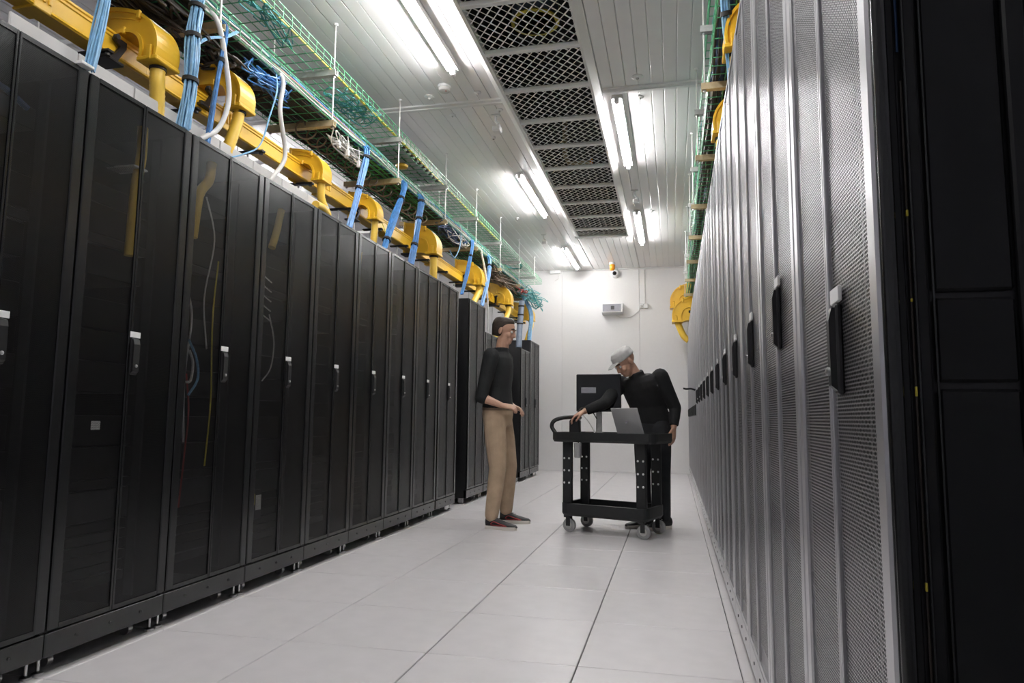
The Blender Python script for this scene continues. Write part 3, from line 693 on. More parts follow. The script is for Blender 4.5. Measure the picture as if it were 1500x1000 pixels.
bundle([(-0.12, 5.62, 2.97), (-0.045, 5.6, 2.88), (-0.04, 5.45, 2.55), (-0.04, 5.24, 2.25)], 0.024, 12, 'cable_blue', (0.45,), 'far blue bundle dropping behind the standing person', 49, r=0.007)
bundle([(-0.2, 8.3, 2.94), (-0.05, 8.25, 2.6), (-0.05, 8.15, 2.16)], 0.03, 10, 'cable_light_blue', (), 'short pale blue bundle behind the last yellow spout', 50, r=0.009)
bundle([(2.45, 0.3, 3.2), (2.425, 0.32, 3.05), (2.425, 0.42, 2.9), (2.45, 0.52, 2.62), (2.46, 0.55, 2.432)], 0.020, 14, 'cable_light_blue', (0.25, 0.62), 'blue bundle dropping to the right racks beside the yellow spout', 51, r=0.0045)
# grey corrugated pipe far left
gp = thing('grey_pipe', (-0.06, 7.36, 2.247), 'grey upright corrugated pipe among the far yellow spouts', 'pipe')
MB().tube([(0, 0.06, -0.29+0.012), (0, 0.1, 0.0), (0, 0.25, 0.45)], 0.045, 12).build('pipe', 'duct_grey', gp, True)
for z in (0.08, 0.22, 0.36): MB().tube([(0, 0.1+z*0.33, z), (0, 0.1+z*0.33, z+0.02)], 0.049, 12).build('pipe_band', 'black_rubber', gp, True)

def hose(path, r, m, label, name='cable_hose', n=10):
    return tag(MB().tube(spline(path, 10), r, n).build(name, m, None, True), label, 'hose')
hose([(-0.12, 0.16, 2.99), (-0.05, 0.185, 2.90), (-0.045, 0.25, 2.75), (-0.045, 0.30, 2.55), (-0.05, 0.24, 2.37), (-0.06, 0.12, 2.262)], 0.013, 'cable_white', 'thick white hose curving in front of the second yellow spout')
hose([(-0.12, 0.80, 2.99), (-0.05, 0.80, 2.89), (-0.045, 0.775, 2.7), (-0.045, 0.845, 2.5), (-0.045, 0.83, 2.4), (-0.06, 0.73, 2.262)], 0.013, 'cable_white', 'white hose hanging between the second and third yellow spouts')
hose([(-0.08, 0.77, 2.93), (-0.05, 0.74, 2.8), (-0.05, 0.68, 2.62), (-0.05, 0.60, 2.42), (-0.05, 0.45, 2.31), (-0.06, 0.36, 2.26)], 0.0045, 'cable_light_blue', 'thin pale blue cable looping down left of the white hose', 'thin_cable', 6)
hose([(-0.08, 4.5, 2.95), (-0.05, 4.35, 2.75), (-0.06, 4.2, 2.6), (-0.08, 4.1, 2.66)], 0.006, 'cable_light_blue', 'thin blue lead crossing to the fifth strut', 'thin_cable', 6)
hose([(-0.08, 5.3, 2.95), (-0.05, 5.42, 2.7), (-0.04, 5.5, 2.4), (-0.05, 5.6, 1.99)], 0.012, 'cable_white', 'white hose dropping onto the low racks behind the standing person')
hose([(-0.2, 2.62, 2.555), (-0.15, 2.60, 2.45), (-0.1, 2.50, 2.30), (-0.08, 2.46, 2.25)], 0.004, 'cable_yellow', 'thin yellow lead below the raceway left of the big spout', 'thin_cable', 6)

# ================================================================== YELLOW RACEWAYS
def raceway(xf, z0, y0, y1, sgn, label):
    """U-channel; xf front face x; sgn = direction toward the back of the rack row"""
    t = thing('fibre_raceway', (xf, y0, z0), label, 'cable duct', 'yellow fibre raceways')
    L = y1-y0; wd = 0.094*sgn; h = 0.115
    seg = 1.2; n = int(L/seg)
    for i in range(n):
        a, b = i*seg+0.001, (i+1)*seg-0.001 if i < n-1 else L
        m = MB(); e = 0.006
        P = lambda q: [(x*sgn, z) for x, z in q]
        m.prism(P([(0, 0.006), (0.006, 0), (0.094-0.006, 0), (0.094, 0.006), (0.094, h), (0.094-e, h), (0.094-e, e), (e, e), (e, h), (0, h)]), a, b, 'y')
        o = m.build('channel', 'yellow_duct', t)
        MB().prism(P([(-0.006, h-0.012), (0.0, h-0.016), (0.0, h), (-0.006, h-0.002)]), a, b, 'y').build('top_rib', 'yellow_duct', o)
        MB().prism(P([(-0.005, h-0.030), (0.0, h-0.034), (0.0, h-0.024), (-0.005, h-0.026)]), a, b, 'y').build('upper_rib', 'yellow_duct', o)
        MB().prism(P([(-0.006, 0.004), (0.002, -0.003), (0.01, 0.0), (0.0, 0.016)]), a, b, 'y').build('lower_rib', 'yellow_duct', o)
    for i in range(n):
        y = i*seg+0.62
        j = MB().bbox(min(-0.008*sgn, 0.102*sgn), max(-0.008*sgn, 0.102*sgn), y-0.04, y+0.04, -0.008, 0.004, 0.003)
        j.bbox(min(-0.009*sgn, 0), max(-0.009*sgn, 0), y-0.04, y+0.04, -0.006, h+0.006, 0.003)
        jo = j.build('joint_sleeve', 'yellow_duct', t)
        for dy in (-0.025, 0.0, 0.025): MB().bbox(min(-0.016*sgn, -0.008*sgn), max(-0.016*sgn, -0.008*sgn), y+dy-0.006, y+dy+0.006, 0.03, h-0.02, 0.002).build('clip', 'yellow_duct', jo)
    for i in range(int(L/0.6)):
        y = i*0.6+0.33
        k = MB().bbox(min(-0.05*sgn, 0.13*sgn), max(-0.05*sgn, 0.13*sgn), y-0.018, y+0.018, -0.022, -0.008, 0.003)
        ko = k.build('support_bracket', 'black_plastic', t)
        MB().tube([(0.06*sgn, y, -0.02), (0.06*sgn, y, 2.244-z0)], 0.006, 6).build('support_stud', 'galvanised', ko)
        MB().lathe([(0.012, -0.034), (0.012, -0.022)], 8, (-0.03*sgn, y, 0)).build('bracket_bolt', 'black_plastic', ko)
    return t
RWX, RWZ = -0.287, 2.541
raceway(RWX, RWZ, -1.2, 9.0, -1, 'long yellow fibre raceway running above the left racks')
raceway(2.628, 2.65, -0.6, 8.5, 1, 'yellow fibre raceway above the right racks, mostly hidden')

def arc_prof(u, v, n=8):
    return [(q.x, q.y) for q in spline([(a, b, 0) for a, b in zip(u, v)], n)]
SP_OUT = arc_prof((-0.088, 0.0, 0.09, 0.155, 0.195, 0.205, 0.196), (0.262, 0.250, 0.222, 0.175, 0.11, 0.045, -0.012), 4)
SP_IN = arc_prof((0.108, 0.112, 0.096, 0.060, 0.010, -0.088), (-0.012, 0.05, 0.095, 0.122, 0.128, 0.128), 4)
def inset(a, b, t): return [(p[0]+(q[0]-p[0])*t, p[1]+(q[1]-p[1])*t) for p, q in zip(a, b)]
def resample(pts, n):
    L = [0]
    for p, q in zip(pts, pts[1:]): L.append(L[-1]+math.hypot(q[0]-p[0], q[1]-p[1]))
    out = []
    for k in range(n):
        d = L[-1]*k/(n-1); i = 0
        while i < len(pts)-2 and L[i+1] < d: i += 1
        f = (d-L[i])/max(1e-9, L[i+1]-L[i]); out.append((pts[i][0]+(pts[i+1][0]-pts[i][0])*f, pts[i][1]+(pts[i+1][1]-pts[i][1])*f))
    return out
SP_O = resample(SP_OUT, 18); SP_I = resample(SP_IN[::-1], 18)
def spout(x, y, z, sgn, label, hose_path, s=1.0, band=True, clamp=True, name='raceway_spout', rz=0.0, fill=False):
    """chute that leaves the raceway over its front wall and turns down.
    origin: raceway front face, near cheek, raceway underside; u = out over the aisle (x*sgn), y along the row"""
    t = thing(name, (x, y, z), label, 'cable duct', 'yellow spouts on the raceways', rz)
    t.scale = (s, s, s); Wd = 0.132
    S = lambda pts: [(p[0]*sgn, p[1]) for p in pts]
    MB().prism(S(SP_O+SP_I[::-1]), 0.0, Wd, 'y').build('chute', 'yellow_duct', t)
    for ya, yb in ((-0.010, 0.0), (Wd, Wd+0.010)):
        MB().prism(S(SP_O+inset(SP_O, SP_I, 0.14)[::-1]), ya, yb, 'y').build('outer_rim', 'yellow_duct', t)
        MB().prism(S(inset(SP_O, SP_I, 0.84)+SP_I[::-1]), ya, yb, 'y').build('inner_rim', 'yellow_duct', t)
        mid = inset(SP_O, SP_I, 0.35); mid2 = inset(SP_O, SP_I, 0.40)
        MB().prism(S(mid[1:9]+mid2[1:9][::-1]), ya*0.6 if ya < 0 else ya, yb if ya < 0 else Wd+0.006, 'y').build('cheek_bead', 'yellow_duct', t)
    X = lambda a, b: (min(a*sgn, b*sgn), max(a*sgn, b*sgn))
    a, b = X(-0.100, -0.082); MB().bbox(a, b, -0.012, Wd+0.012, 0.0, 0.268, 0.004).build('back_plate', 'yellow_duct', t)
    a, b = X(0.10, 0.208); MB().bbox(a, b, -0.013, Wd+0.013, -0.020, 0.002, 0.004).build('outlet_collar', 'yellow_duct', t)
    a, b = X(0.085, 0.105); MB().bbox(a, b, -0.016, 0.0, 0.185, 0.225, 0.003).build('latch', 'yellow_duct', t)
    a, b = X(0.155, 0.178); MB().bbox(a, b, -0.018, 0.0, -0.018, 0.05, 0.003).build('latch', 'yellow_duct', t)
    a, b = X(0.012, 0.028); MB().bbox(a, b, -0.014, 0.0, 0.120, 0.155, 0.003).build('latch', 'yellow_duct', t)
    if fill:
        MB().prism(S([(-0.085, 0.0)]+[(0.06, 0.0), (0.10, -0.01)]+SP_I[::-1][1:]), 0.006, Wd-0.006, 'y').build('cheek_infill', 'yellow_duct', t)
    # thin white strip across the outer curve
    st = SP_O[9:11]; st = [(p[0]+0.0012, p[1]+0.0008) for p in st]+[(p[0]-0.002, p[1]-0.002) for p in st[::-1]]
    MB().prism(S(st), 0.012, Wd-0.012, 'y').build('white_strip', 'label_white', t)
    if clamp:
        a, b = X(0.008, 0.022)
        kb = MB().prism([(-0.10, -0.030), (-0.035, -0.030), (0.015, 0.055), (0.015, 0.085), (-0.055, 0.085), (-0.06, 0.07), (-0.02, 0.05), (-0.055, -0.005), (-0.10, -0.012)], a, b, 'x').build('clamp', 'black_plastic', t)
        MB().lathe([(0.013, 0.022*sgn), (0.013, 0.04*sgn), (0.006, 0.042*sgn)], 10, (0, -0.055, 0.078), 'x').build('knob', 'black_rubber', kb, True)
        a, b = X(-0.08, 0.03)
        MB().bbox(a, b, -0.11, 0.0, -0.040, -0.026, 0.003).build('clamp_arm', 'black_plastic', kb)
    p = spline([(q[0]*sgn, q[1], q[2]) for q in hose_path], 10)
    MB().tube(p, [0.034 if i % 2 else 0.0315 for i in range(len(p))], 14).build('hose', 'yellow_hose', t, True)
    if band:
        a = Vector(p[0]); MB().tube([a-Vector((0, 0, 0.022)), a-Vector((0, 0, 0.036))], 0.0375, 16).build('hose_band', 'black_rubber', t, True)
    return t
hu, hy_ = 0.153, 0.066
Y0 = RWZ-2.245   # drop from raceway underside to the rack roofs
spout(RWX, -0.17, RWZ, 1, 'nearest yellow spout with black clamp, at the top left', [(hu, hy_, 0), (hu, hy_, -0.08), (hu-0.005, hy_+0.015, -0.18), (hu-0.01, hy_+0.02, -Y0)])
spout(RWX, 0.47, RWZ+0.07, 1, 'yellow spout behind the thick white hose, second from the camera', [(hu, hy_, 0), (hu, hy_-0.02, -0.10), (hu, hy_-0.07, -0.23), (hu-0.01, hy_-0.11, -Y0-0.07)], s=0.95)
spout(RWX, 1.44, RWZ-0.015, 1, 'yellow spout whose hose kinks sideways, third from the camera', [(hu, hy_, 0), (hu, hy_+0.01, -0.14), (hu+0.02, hy_+0.06, -0.235), (hu+0.05, hy_+0.02, -0.275), (hu+0.08, hy_-0.12, -0.265), (hu+0.09, hy_-0.24, -0.275)], s=0.85, band=False, clamp=False)
spout(RWX, 2.34, RWZ-0.03, 1, 'yellow spout right of the first bright blue bundle, fourth from the camera', [(hu, hy_, 0), (hu, hy_-0.005, -0.1), (hu, hy_-0.02, -0.2), (hu, hy_-0.03, -(Y0-0.03)/0.85)], s=0.85, band=False)
spout(RWX, 3.62, RWZ-0.01, 1, 'big round yellow spout behind the upright blue bundle', [(hu, hy_, 0), (hu, hy_, -0.1), (hu, hy_, -0.18), (hu, hy_, -(Y0-0.01)/1.15)], s=1.15, fill=True)
spout(RWX, 5.30, RWZ+0.0, 1, 'yellow spout above the tall rack past the gap in the left row', [(hu, hy_, 0), (hu, hy_-0.02, -0.08), (hu, hy_-0.14, -0.18), (hu, hy_-0.25, -Y0/1.15)], s=1.15, band=False, fill=True)
spout(RWX, 6.85, RWZ+0.01, 1, 'yellow spout with long slanting hose above the standing person', [(hu, hy_, 0), (hu+0.01, hy_-0.03, -0.10), (hu+0.02, hy_-0.3, -0.27), (hu+0.01, hy_-0.55, -0.40), (hu, hy_-0.68, -(RWZ+0.01-1.957)/1.15)], s=1.15, fill=True)
spout(RWX+0.02, 8.45, RWZ+0.0, 1, 'last yellow spout over the left row near the back wall', [(hu, hy_, 0), (hu+0.01, hy_-0.02, -0.10), (hu, hy_-0.16, -0.22), (hu-0.02, hy_-0.24, -(RWZ-2.157)/1.1)], s=1.1, fill=True)
spout(2.628, 0.46, 2.65, -1, 'yellow spout peeping over the nearest visible right rack roofs', [(hu, hy_, 0), (hu, hy_, -0.10), (hu, hy_, -0.219)], clamp=False)
spout(2.628, 1.46, 2.65, -1, 'second yellow spout peeping over the right rack roofs', [(hu, hy_, 0), (hu, hy_, -0.10), (hu, hy_, -0.219)], clamp=False)
# stacked drop at the far end of the right row
spout(2.46, 9.10, 2.80, -1, 'upper yellow duct elbow at the far end of the right row', [(hu-0.03, hy_, 0), (hu-0.03, hy_, -0.05), (hu-0.04, hy_, -0.10)], s=1.55, band=False, fill=True)
spout(2.50, 8.86, 2.53, -1, 'lower yellow duct elbow with hose at the far end of the right row', [(hu, hy_, 0), (hu-0.02, hy_, -0.06), (hu-0.06, hy_+0.01, -0.15), (hu-0.11, hy_+0.01, -0.20)], s=1.6, band=False, fill=True)

# white cross bars of the next aisle, seen between raceway and tray
for i, y in enumerate((0.75, 1.75, 2.9, 4.1, 5.4)):
    t = thing('cross_bar', (-1.3, y, ZC), '%s white cross bar from the camera, behind the yellow raceway' % ORD[i], 'bar', 'white bars behind the left row')
    MB().bbox(-0.55, 0.55, -0.015, 0.015, -0.36, -0.325, 0.004).build('bar', 'white_plastic', t)
    for x in (-0.5, 0.5): MB().tube([(x, 0, 0), (x, 0, -0.33)], 0.006, 6).build('threaded_rod', 'rod_white', t, True)

# ================================================================== SMALL CEILING AND WALL FITTINGS
sd = thing('smoke_detector', (0.385, 2.46, ZC), 'white round smoke detector beside the nearest tube', 'smoke detector')
MB().lathe([(0.055, 0.0), (0.055, -0.018), (0.05, -0.02)], 24).build('base', 'white_plastic', sd, True)
MB().lathe([(0.046, -0.02), (0.05, -0.026), (0.045, -0.045), (0.028, -0.052), (0.01, -0.053)], 24).build('sensor_head', 'white_matt', sd, True)
MB().lathe([(0.008, -0.0535), (0.006, -0.056)], 8, (0.02, -0.02, 0)).build('led', 'cable_red', sd)
def rosette(x, y, r, label):
    t = thing('ceiling_rosette', (x, y, ZC), label, 'ceiling fitting', 'round white ceiling fittings')
    MB().lathe([(r, 0), (r, -0.004), (r*0.75, -0.010), (r*0.3, -0.012)], 16).build('disc', 'white_plastic', t, True)
    MB().lathe([(r*0.28, -0.011), (r*0.24, -0.022), (r*0.1, -0.026)], 10).build('cap', 'white_matt', t, True)
rosette(0.20, 2.62, 0.045, 'flat white disc left of the smoke detector by the cross joint')
rosette(0.62, 2.62, 0.03, 'small white disc before the cross joint near the grille')
rosette(0.28, 3.0, 0.03, 'small white disc just past the cross joint, left of the camera bracket')
rosette(0.72, 2.98, 0.03, 'small white disc past the cross joint beside the grille rail')
rosette(1.93, 2.62, 0.045, 'white disc before the cross joint right of the grille')
rosette(1.93, 2.98, 0.035, 'white disc past the cross joint right of the bright tube')
rosette(0.15, 6.3, 0.03, 'far white disc beyond the middle tube')
rosette(0.98, 6.9, 0.03, 'white disc under the last grille bays') if False else None
rosette(1.93, 6.3, 0.035, 'far white disc beside the far right tube')
def bracket_cam(x, y, label, sc=1.0):
    t = thing('ceiling_camera', (x, y, ZC), label, 'camera', 'white bracket fittings on the ceiling'); t.scale = (sc, sc, sc)
    MB().bbox(-0.04, 0.04, -0.02, 0.02, -0.012, 0, 0.003).build('base_plate', 'white_plastic', t)
    MB().tube([(0, 0, -0.01), (0, 0, -0.06), (0.03, -0.01, -0.10)], 0.012, 8).build('arm', 'white_plastic', t, True)
    MB().ball((0.03, -0.01, -0.105), 0.02).build('joint', 'white_matt', t, True)
    MB().bbox(-0.02, 0.055, -0.05, 0.03, -0.165, -0.115, 0.008).build('housing', 'white_plastic', t)
    MB().bbox(-0.012, 0.047, -0.053, -0.049, -0.158, -0.122, 0.002).build('front_window', 'white_matt', t)
bracket_cam(0.66, 3.08, 'white swivel sensor hanging beside the grille past the cross joint')
bracket_cam(1.76, 5.42, 'white swivel sensor between the two right-hand tubes')
bracket_cam(0.35, 7.2, 'far white swivel sensor left of the grille end', 0.9)
kn = thing('cable_gland', (0.52, 3.55, ZC), 'tiny white gland with dark opening on the ceiling below the swivel sensor', 'ceiling fitting')
MB().lathe([(0.02, 0.0), (0.02, -0.02), (0.014, -0.025)], 12).build('body', 'white_plastic', kn, True)
MB().lathe([(0.010, -0.025), (0.010, -0.027)], 10).build('opening', 'cable_dark', kn)
bc = thing('warning_beacon', (1.175, 9.28, ZC), 'orange warning beacon on the ceiling before the back wall', 'beacon')
MB().lathe([(0.05, 0), (0.05, -0.03), (0.045, -0.035)], 18).build('base', 'white_plastic', bc, True)
MB().lathe([(0.045, -0.035), (0.048, -0.05), (0.046, -0.11), (0.03, -0.135), (0.01, -0.14)], 18).build('lens', 'orange_lens', bc, True)
cm = thing('dome_camera', (1.19, YB-0.001, 3.52), 'white dome camera high on the back wall under the beacon', 'camera')
MB().lathe([(0.075, 0.0), (0.078, -0.02), (0.07, -0.06), (0.05, -0.08)], 24, (0, 0, 0), 'y').build('housing', 'white_plastic', cm, True)
MB().ball((-0.01, -0.075, 0), 0.038, 3).build('lens_dome', 'camera_black', cm, True)
MB().bbox(-0.02, 0.05, -0.03, 0.0, 0.06, 0.10, 0.004).build('mount', 'galvanised', cm)
sb = thing('wall_box', (1.14, YB, 2.88), 'white wall box with grey front panel and cable on the back wall', 'wall fitting')
MB().prism([(0.0, -0.085), (-0.02, -0.10), (-0.17, -0.075), (-0.17, 0.085), (0.0, 0.10)], -0.185, 0.185, 'x').build('housing', 'white_plastic', sb)
MB().bbox(-0.165, 0.155, -0.176, -0.169, -0.062, 0.070, 0.003).build('grey_panel', 'grey_lens', sb)
MB().bbox(-0.02, 0.04, -0.178, -0.175, -0.03, 0.035, 0.001).build('badge', 'server_grey', sb)
MB().tube(spline([(0.05, -0.02, -0.10), (0.15, -0.02, -0.15), (0.32, -0.015, -0.14), (0.45, -0.012, -0.04), (0.52, -0.012, 0.02)], 6), 0.006, 6).build('power_cable', 'cable_white', sb, True)
so = thing('wall_socket', (1.685, YB, 2.92), 'small white socket box right of the grey-panelled wall box', 'socket')
MB().bbox(-0.075, 0.0, -0.04, 0, -0.04, 0.045, 0.006).build('box', 'white_plastic', so)
MB().bbox(0.004, 0.075, -0.045, 0, -0.04, 0.045, 0.006).build('box', 'white_plastic', so)
MB().bbox(-0.06, -0.02, -0.06, -0.04, -0.02, 0.02, 0.005).build('plug', 'white_matt', so)
MB().tube([(0.02, -0.02, 0.04), (0.02, -0.012, 0.10), (0.02, -0.008, 0.66)], 0.006, 6).build('riser_cable', 'cable_white', so, True)
dv = thing('junction_box', (0.10, YB-0.03, ZC-0.03), 'small white junction box where ceiling meets back wall, left of the last tube', 'junction box')
MB().bbox(-0.10, 0.10, -0.05, 0.0, -0.03, 0.03, 0.006).build('box', 'white_plastic', dv)
MB().tube(spline([(0.05, -0.02, -0.03), (0.06, -0.03, -0.12), (0.0, -0.03, -0.16)], 6), 0.005, 6).build('loose_wire', 'cable_white', dv, True)

# ================================================================== CART
CA = math.radians(-19)
cart = thing('service_cart', (1.665, 3.20, 0), 'black two-shelf service cart with push handle in the aisle', 'cart', rz=CA)
def rrect(hx_, hy_, r, n=5):
    out = []
    for cx, cy, a0 in ((hx_-r, hy_-r, 0), (-hx_+r, hy_-r, PI/2), (-hx_+r, -hy_+r, PI), (hx_-r, -hy_+r, 1.5*PI)):
        for k in range(n+1):
            a = a0+PI/2*k/n; out.append((cx+r*math.cos(a), cy+r*math.sin(a)))
    return out
def shelf(name, hx_, hy_, z0, z1, zin):
    m = MB(); o = rrect(hx_, hy_, 0.07); i = rrect(hx_-0.025, hy_-0.025, 0.05); n = len(o)
    o2 = rrect(hx_-0.012, hy_-0.012, 0.06)
    vs = [(x, y, z0) for x, y in o2]+[(x, y, z0+0.02) for x, y in o]+[(x, y, z1) for x, y in o]+[(x, y, z1) for x, y in i]+[(x, y, zin) for x, y in i]
    fs = [tuple(range(n-1, -1, -1))]+[(k*n+a, k*n+(a+1) % n, (k+1)*n+(a+1) % n, (k+1)*n+a) for k in range(4) for a in range(n)]+[tuple(4*n+a for a in range(n))]
    m.add(vs, fs); return m.build(name, 'cart_black', cart)
ts = shelf('top_shelf', 0.46, 0.235, 0.735, 0.815, 0.790)
bs = shelf('bottom_shelf', 0.38, 0.215, 0.135, 0.235, 0.165)
for sx in (-1, 1):
    for sy in (-1, 1):
        px, py = sx*0.325, sy*0.165
        p = MB().bbox(px-0.042, px+0.042, py-0.02, py+0.02, 0.16, 0.745, 0.008).build('post', 'cart_black', cart)
        for z in (0.40, 0.50, 0.60):
            for d in (-0.022, 0.022):
                MB().lathe([(0.009, -0.022), (0.007, -0.026)], 10, (px+d, py, z), 'y').build('bolt', 'label_white', p, True)
        c = MB().bbox(px-0.025, px+0.025, py-0.03, py+0.03, 0.118, 0.138, 0.004).build('caster_fork', 'black_plastic', cart)
        MB().box(px-0.006, px+0.03, py-0.024, py-0.019, 0.05, 0.125).box(px-0.006, px+0.03, py+0.019, py+0.024, 0.05, 0.125).build('fork_arm', 'black_plastic', c)
        wz = MB().lathe([(0.045, -0.017), (0.055, -0.012), (0.055, 0.012), (0.045, 0.017)], 20, (px+0.015, py, 0.0555), 'y').build('wheel', 'wheel_grey', cart, True)
        MB().lathe([(0.03, -0.0185), (0.03, 0.0185)], 14, (px+0.015, py, 0.0555), 'y').build('hub', 'galvanised', wz, True)
MB().tube(spline([(-0.42, -0.20, 0.80), (-0.46, -0.20, 0.86), (-0.44, -0.19, 0.91), (-0.37, -0.15, 0.935), (-0.33, 0.0, 0.94), (-0.37, 0.15, 0.935), (-0.44, 0.19, 0.91), (-0.46, 0.20, 0.86), (-0.42, 0.20, 0.80)], 6), 0.017, 10).build('push_handle', 'cart_black', cart, True)
def oncart(u, v, z): 
    c, s = math.cos(CA), math.sin(CA); return (1.665+u*c-v*s, 3.20+u*s+v*c, z)
# monitor
mn = thing('monitor', oncart(-0.185, 0.15, 0.79), 'black flat monitor on a short stand at the handle end of the cart', 'monitor', rz=math.radians(-3))
MB().lathe([(0.055, 0.0), (0.055, 0.012), (0.03, 0.02)], 24).build('base', 'black_plastic', mn, True)
MB().bbox(-0.025, 0.025, -0.008, 0.012, 0.012, 0.30, 0.004).build('stand_neck', 'galvanised', mn)
MB().bbox(-0.195, 0.195, -0.03, -0.004, 0.20, 0.525, 0.006).build('bezel', 'black_plastic', mn)
MB().bbox(-0.188, 0.188, -0.0318, -0.0295, 0.213, 0.518, 0.001).build('screen', 'screen', mn)
MB().bbox(-0.15, -0.02, -0.037, -0.0325, 0.36, 0.41, 0.002).build('grey_patch', 'grey_lens', mn)  # flat grey patch on the front of the screen
# laptop seen from behind-side
lp = thing('laptop', oncart(0.19, -0.06, 0.79), 'open silver laptop on the cart, lid toward the camera', 'laptop', rz=math.radians(-44))
MB().bbox(-0.155, 0.155, 0.0, 0.225, 0.0, 0.016, 0.004).build('base', 'laptop_silver', lp)
MB().add([(-0.155, 0.0, 0.014), (0.155, 0.0, 0.014), (0.155, -0.075, 0.225), (-0.155, -0.075, 0.225), (-0.155, 0.008, 0.017), (0.155, 0.008, 0.017), (0.155, -0.067, 0.228), (-0.155, -0.067, 0.228)],
         [(0,1,2,3), (7,6,5,4), (0,4,5,1), (1,5,6,2), (2,6,7,3), (3,7,4,0)]).build('lid', 'laptop_silver', lp)
MB().box(-0.145, 0.145, 0.03, 0.13, 0.0162, 0.018).build('keyboard', 'black_plastic', lp)
MB().lathe([(0.016, -0.0), (0.016, -0.001)], 14, (0, -0.0385, 0.118), 'y').build('lid_logo', 'grey_lens', lp)
dk = thing('cable_hub', oncart(-0.33, -0.02, 0.79), 'black cable hub box beside the cart handle', 'device')
MB().bbox(-0.045, 0.045, -0.05, 0.05, 0.0, 0.13, 0.01).build('case', 'black_plastic', dk)
for k in range(3): MB().lathe([(0.008, 0.13), (0.008, 0.14)], 8, (-0.02+0.02*k, 0, 0)).build('port', 'steel', dk)
for i, (p, m, lb) in enumerate((
    ([(-0.33, -0.02, 0.935), (-0.28, 0.0, 1.02), (-0.22, 0.06, 1.0), (-0.19, 0.115, 0.93)], 'cable_dark', 'black lead looping from the hub to the monitor'),
    ([(-0.31, -0.02, 0.935), (-0.26, -0.05, 0.97), (-0.2, -0.02, 0.9), (-0.15, 0.0, 0.80)], 'cable_white', 'white lead looping from the hub onto the cart top'),
    ([(-0.29, 0.1, 0.80), (-0.2, -0.06, 0.815), (-0.05, -0.1, 0.798), (0.05, 0.02, 0.798)], 'cable_dark', 'black lead lying on the cart top'))):
    tag(MB().tube(spline([oncart(*q) for q in p], 8), 0.005, 6).build('lead', m, None, True), lb, 'cable')
pts = [oncart(0.05+0.14*math.cos(a*0.7)*(0.7+0.3*math.sin(a*0.31)), -0.02+0.09*math.sin(a*0.7), 0.174+0.012*abs(math.sin(a*0.9))) for a in range(40)]
tag(MB().tube(pts, 0.005, 5).build('lead_coil', 'cable_white', None, True), 'pale coiled lead lying on the lower cart shelf', 'cable')
pts = [oncart(-0.02+0.10*math.cos(a*0.8), 0.03+0.08*math.sin(a*0.8), 0.172+0.01*abs(math.sin(a*0.7))) for a in range(30)]
tag(MB().tube(pts, 0.006, 5).build('lead_coil', 'cable_dark', None, True), 'black coiled lead lying on the lower cart shelf', 'cable')
cup = thing('hanging_pouch', oncart(-0.20, -0.23, 0.66), 'small translucent grey cup hooked under the cart top', 'cup')
MB().lathe([(0.022, -0.05), (0.03, -0.045), (0.032, 0.07), (0.028, 0.07), (0.026, -0.04)], 16).build('cup_body', 'wheel_grey', cup, True)
MB().tube([(0, 0.03, 0.06), (0, 0.035, 0.09)], 0.006, 6).build('hook', 'black_plastic', cup)

# ================================================================== PEOPLE
def skinned(mb, name, m, parent, voxel, smooth=4, sub=None):
    me = mb.mesh(name, m); o = bpy.data.objects.new(name+'_tmp', me); COL.objects.link(o)
    r = o.modifiers.new('r', 'REMESH'); r.mode = 'VOXEL'; r.voxel_size = voxel; r.use_smooth_shade = True
    s = o.modifiers.new('s', 'SMOOTH'); s.factor = 0.5; s.iterations = smooth
    dg = bpy.context.evaluated_depsgraph_get(); ev = o.evaluated_get(dg)
    nm = bpy.data.meshes.new_from_object(ev); nm.name = name
    bpy.data.objects.remove(o)
    nm.materials.clear(); nm.materials.append(MATS[m]); nm.shade_smooth()
    return link(name, nm, parent)

class Fr:
    """a local frame: origin, forward, left, up"""
    def __init__(s, o, f, u):
        s.o = Vector(o); s.f = Vector(f).normalized(); u = Vector(u); s.u = (u-s.f*u.dot(s.f)).normalized(); s.l = s.u.cross(s.f)
    def __call__(s, f, l, u): return s.o+s.f*f+s.l*l+s.u*u

def head(mb, fr):
    """fr origin = middle of the head"""
    def E(f, l, u, rf, rl, ru):
        bm = bmesh.new(); bmesh.ops.create_icosphere(bm, subdivisions=3, radius=1); bm.verts.index_update()
        mb.add([fr(f+v.co.x*rf, l+v.co.y*rl, u+v.co.z*ru) for v in bm.verts], [[v.index for v in q.verts] for q in bm.faces]); bm.free()
    E(-0.012, 0, 0.035, 0.098, 0.077, 0.088)       # skull
    E(0.022, 0, -0.035, 0.066, 0.060, 0.078)       # face
    E(0.045, 0, -0.085, 0.036, 0.038, 0.028)       # chin
    E(0.080, 0, 0.018, 0.016, 0.046, 0.012)        # brow
    E(0.092, 0, -0.022, 0.018, 0.013, 0.026)       # nose
    E(0.100, 0, -0.032, 0.014, 0.016, 0.011)
    E(0.070, 0, -0.062, 0.018, 0.028, 0.010)       # lips
    for s in (-1, 1):
        E(0.055, s*0.040, -0.03, 0.028, 0.022, 0.026)  # cheek
        E(-0.012, s*0.080, -0.005, 0.018, 0.011, 0.032)  # ear
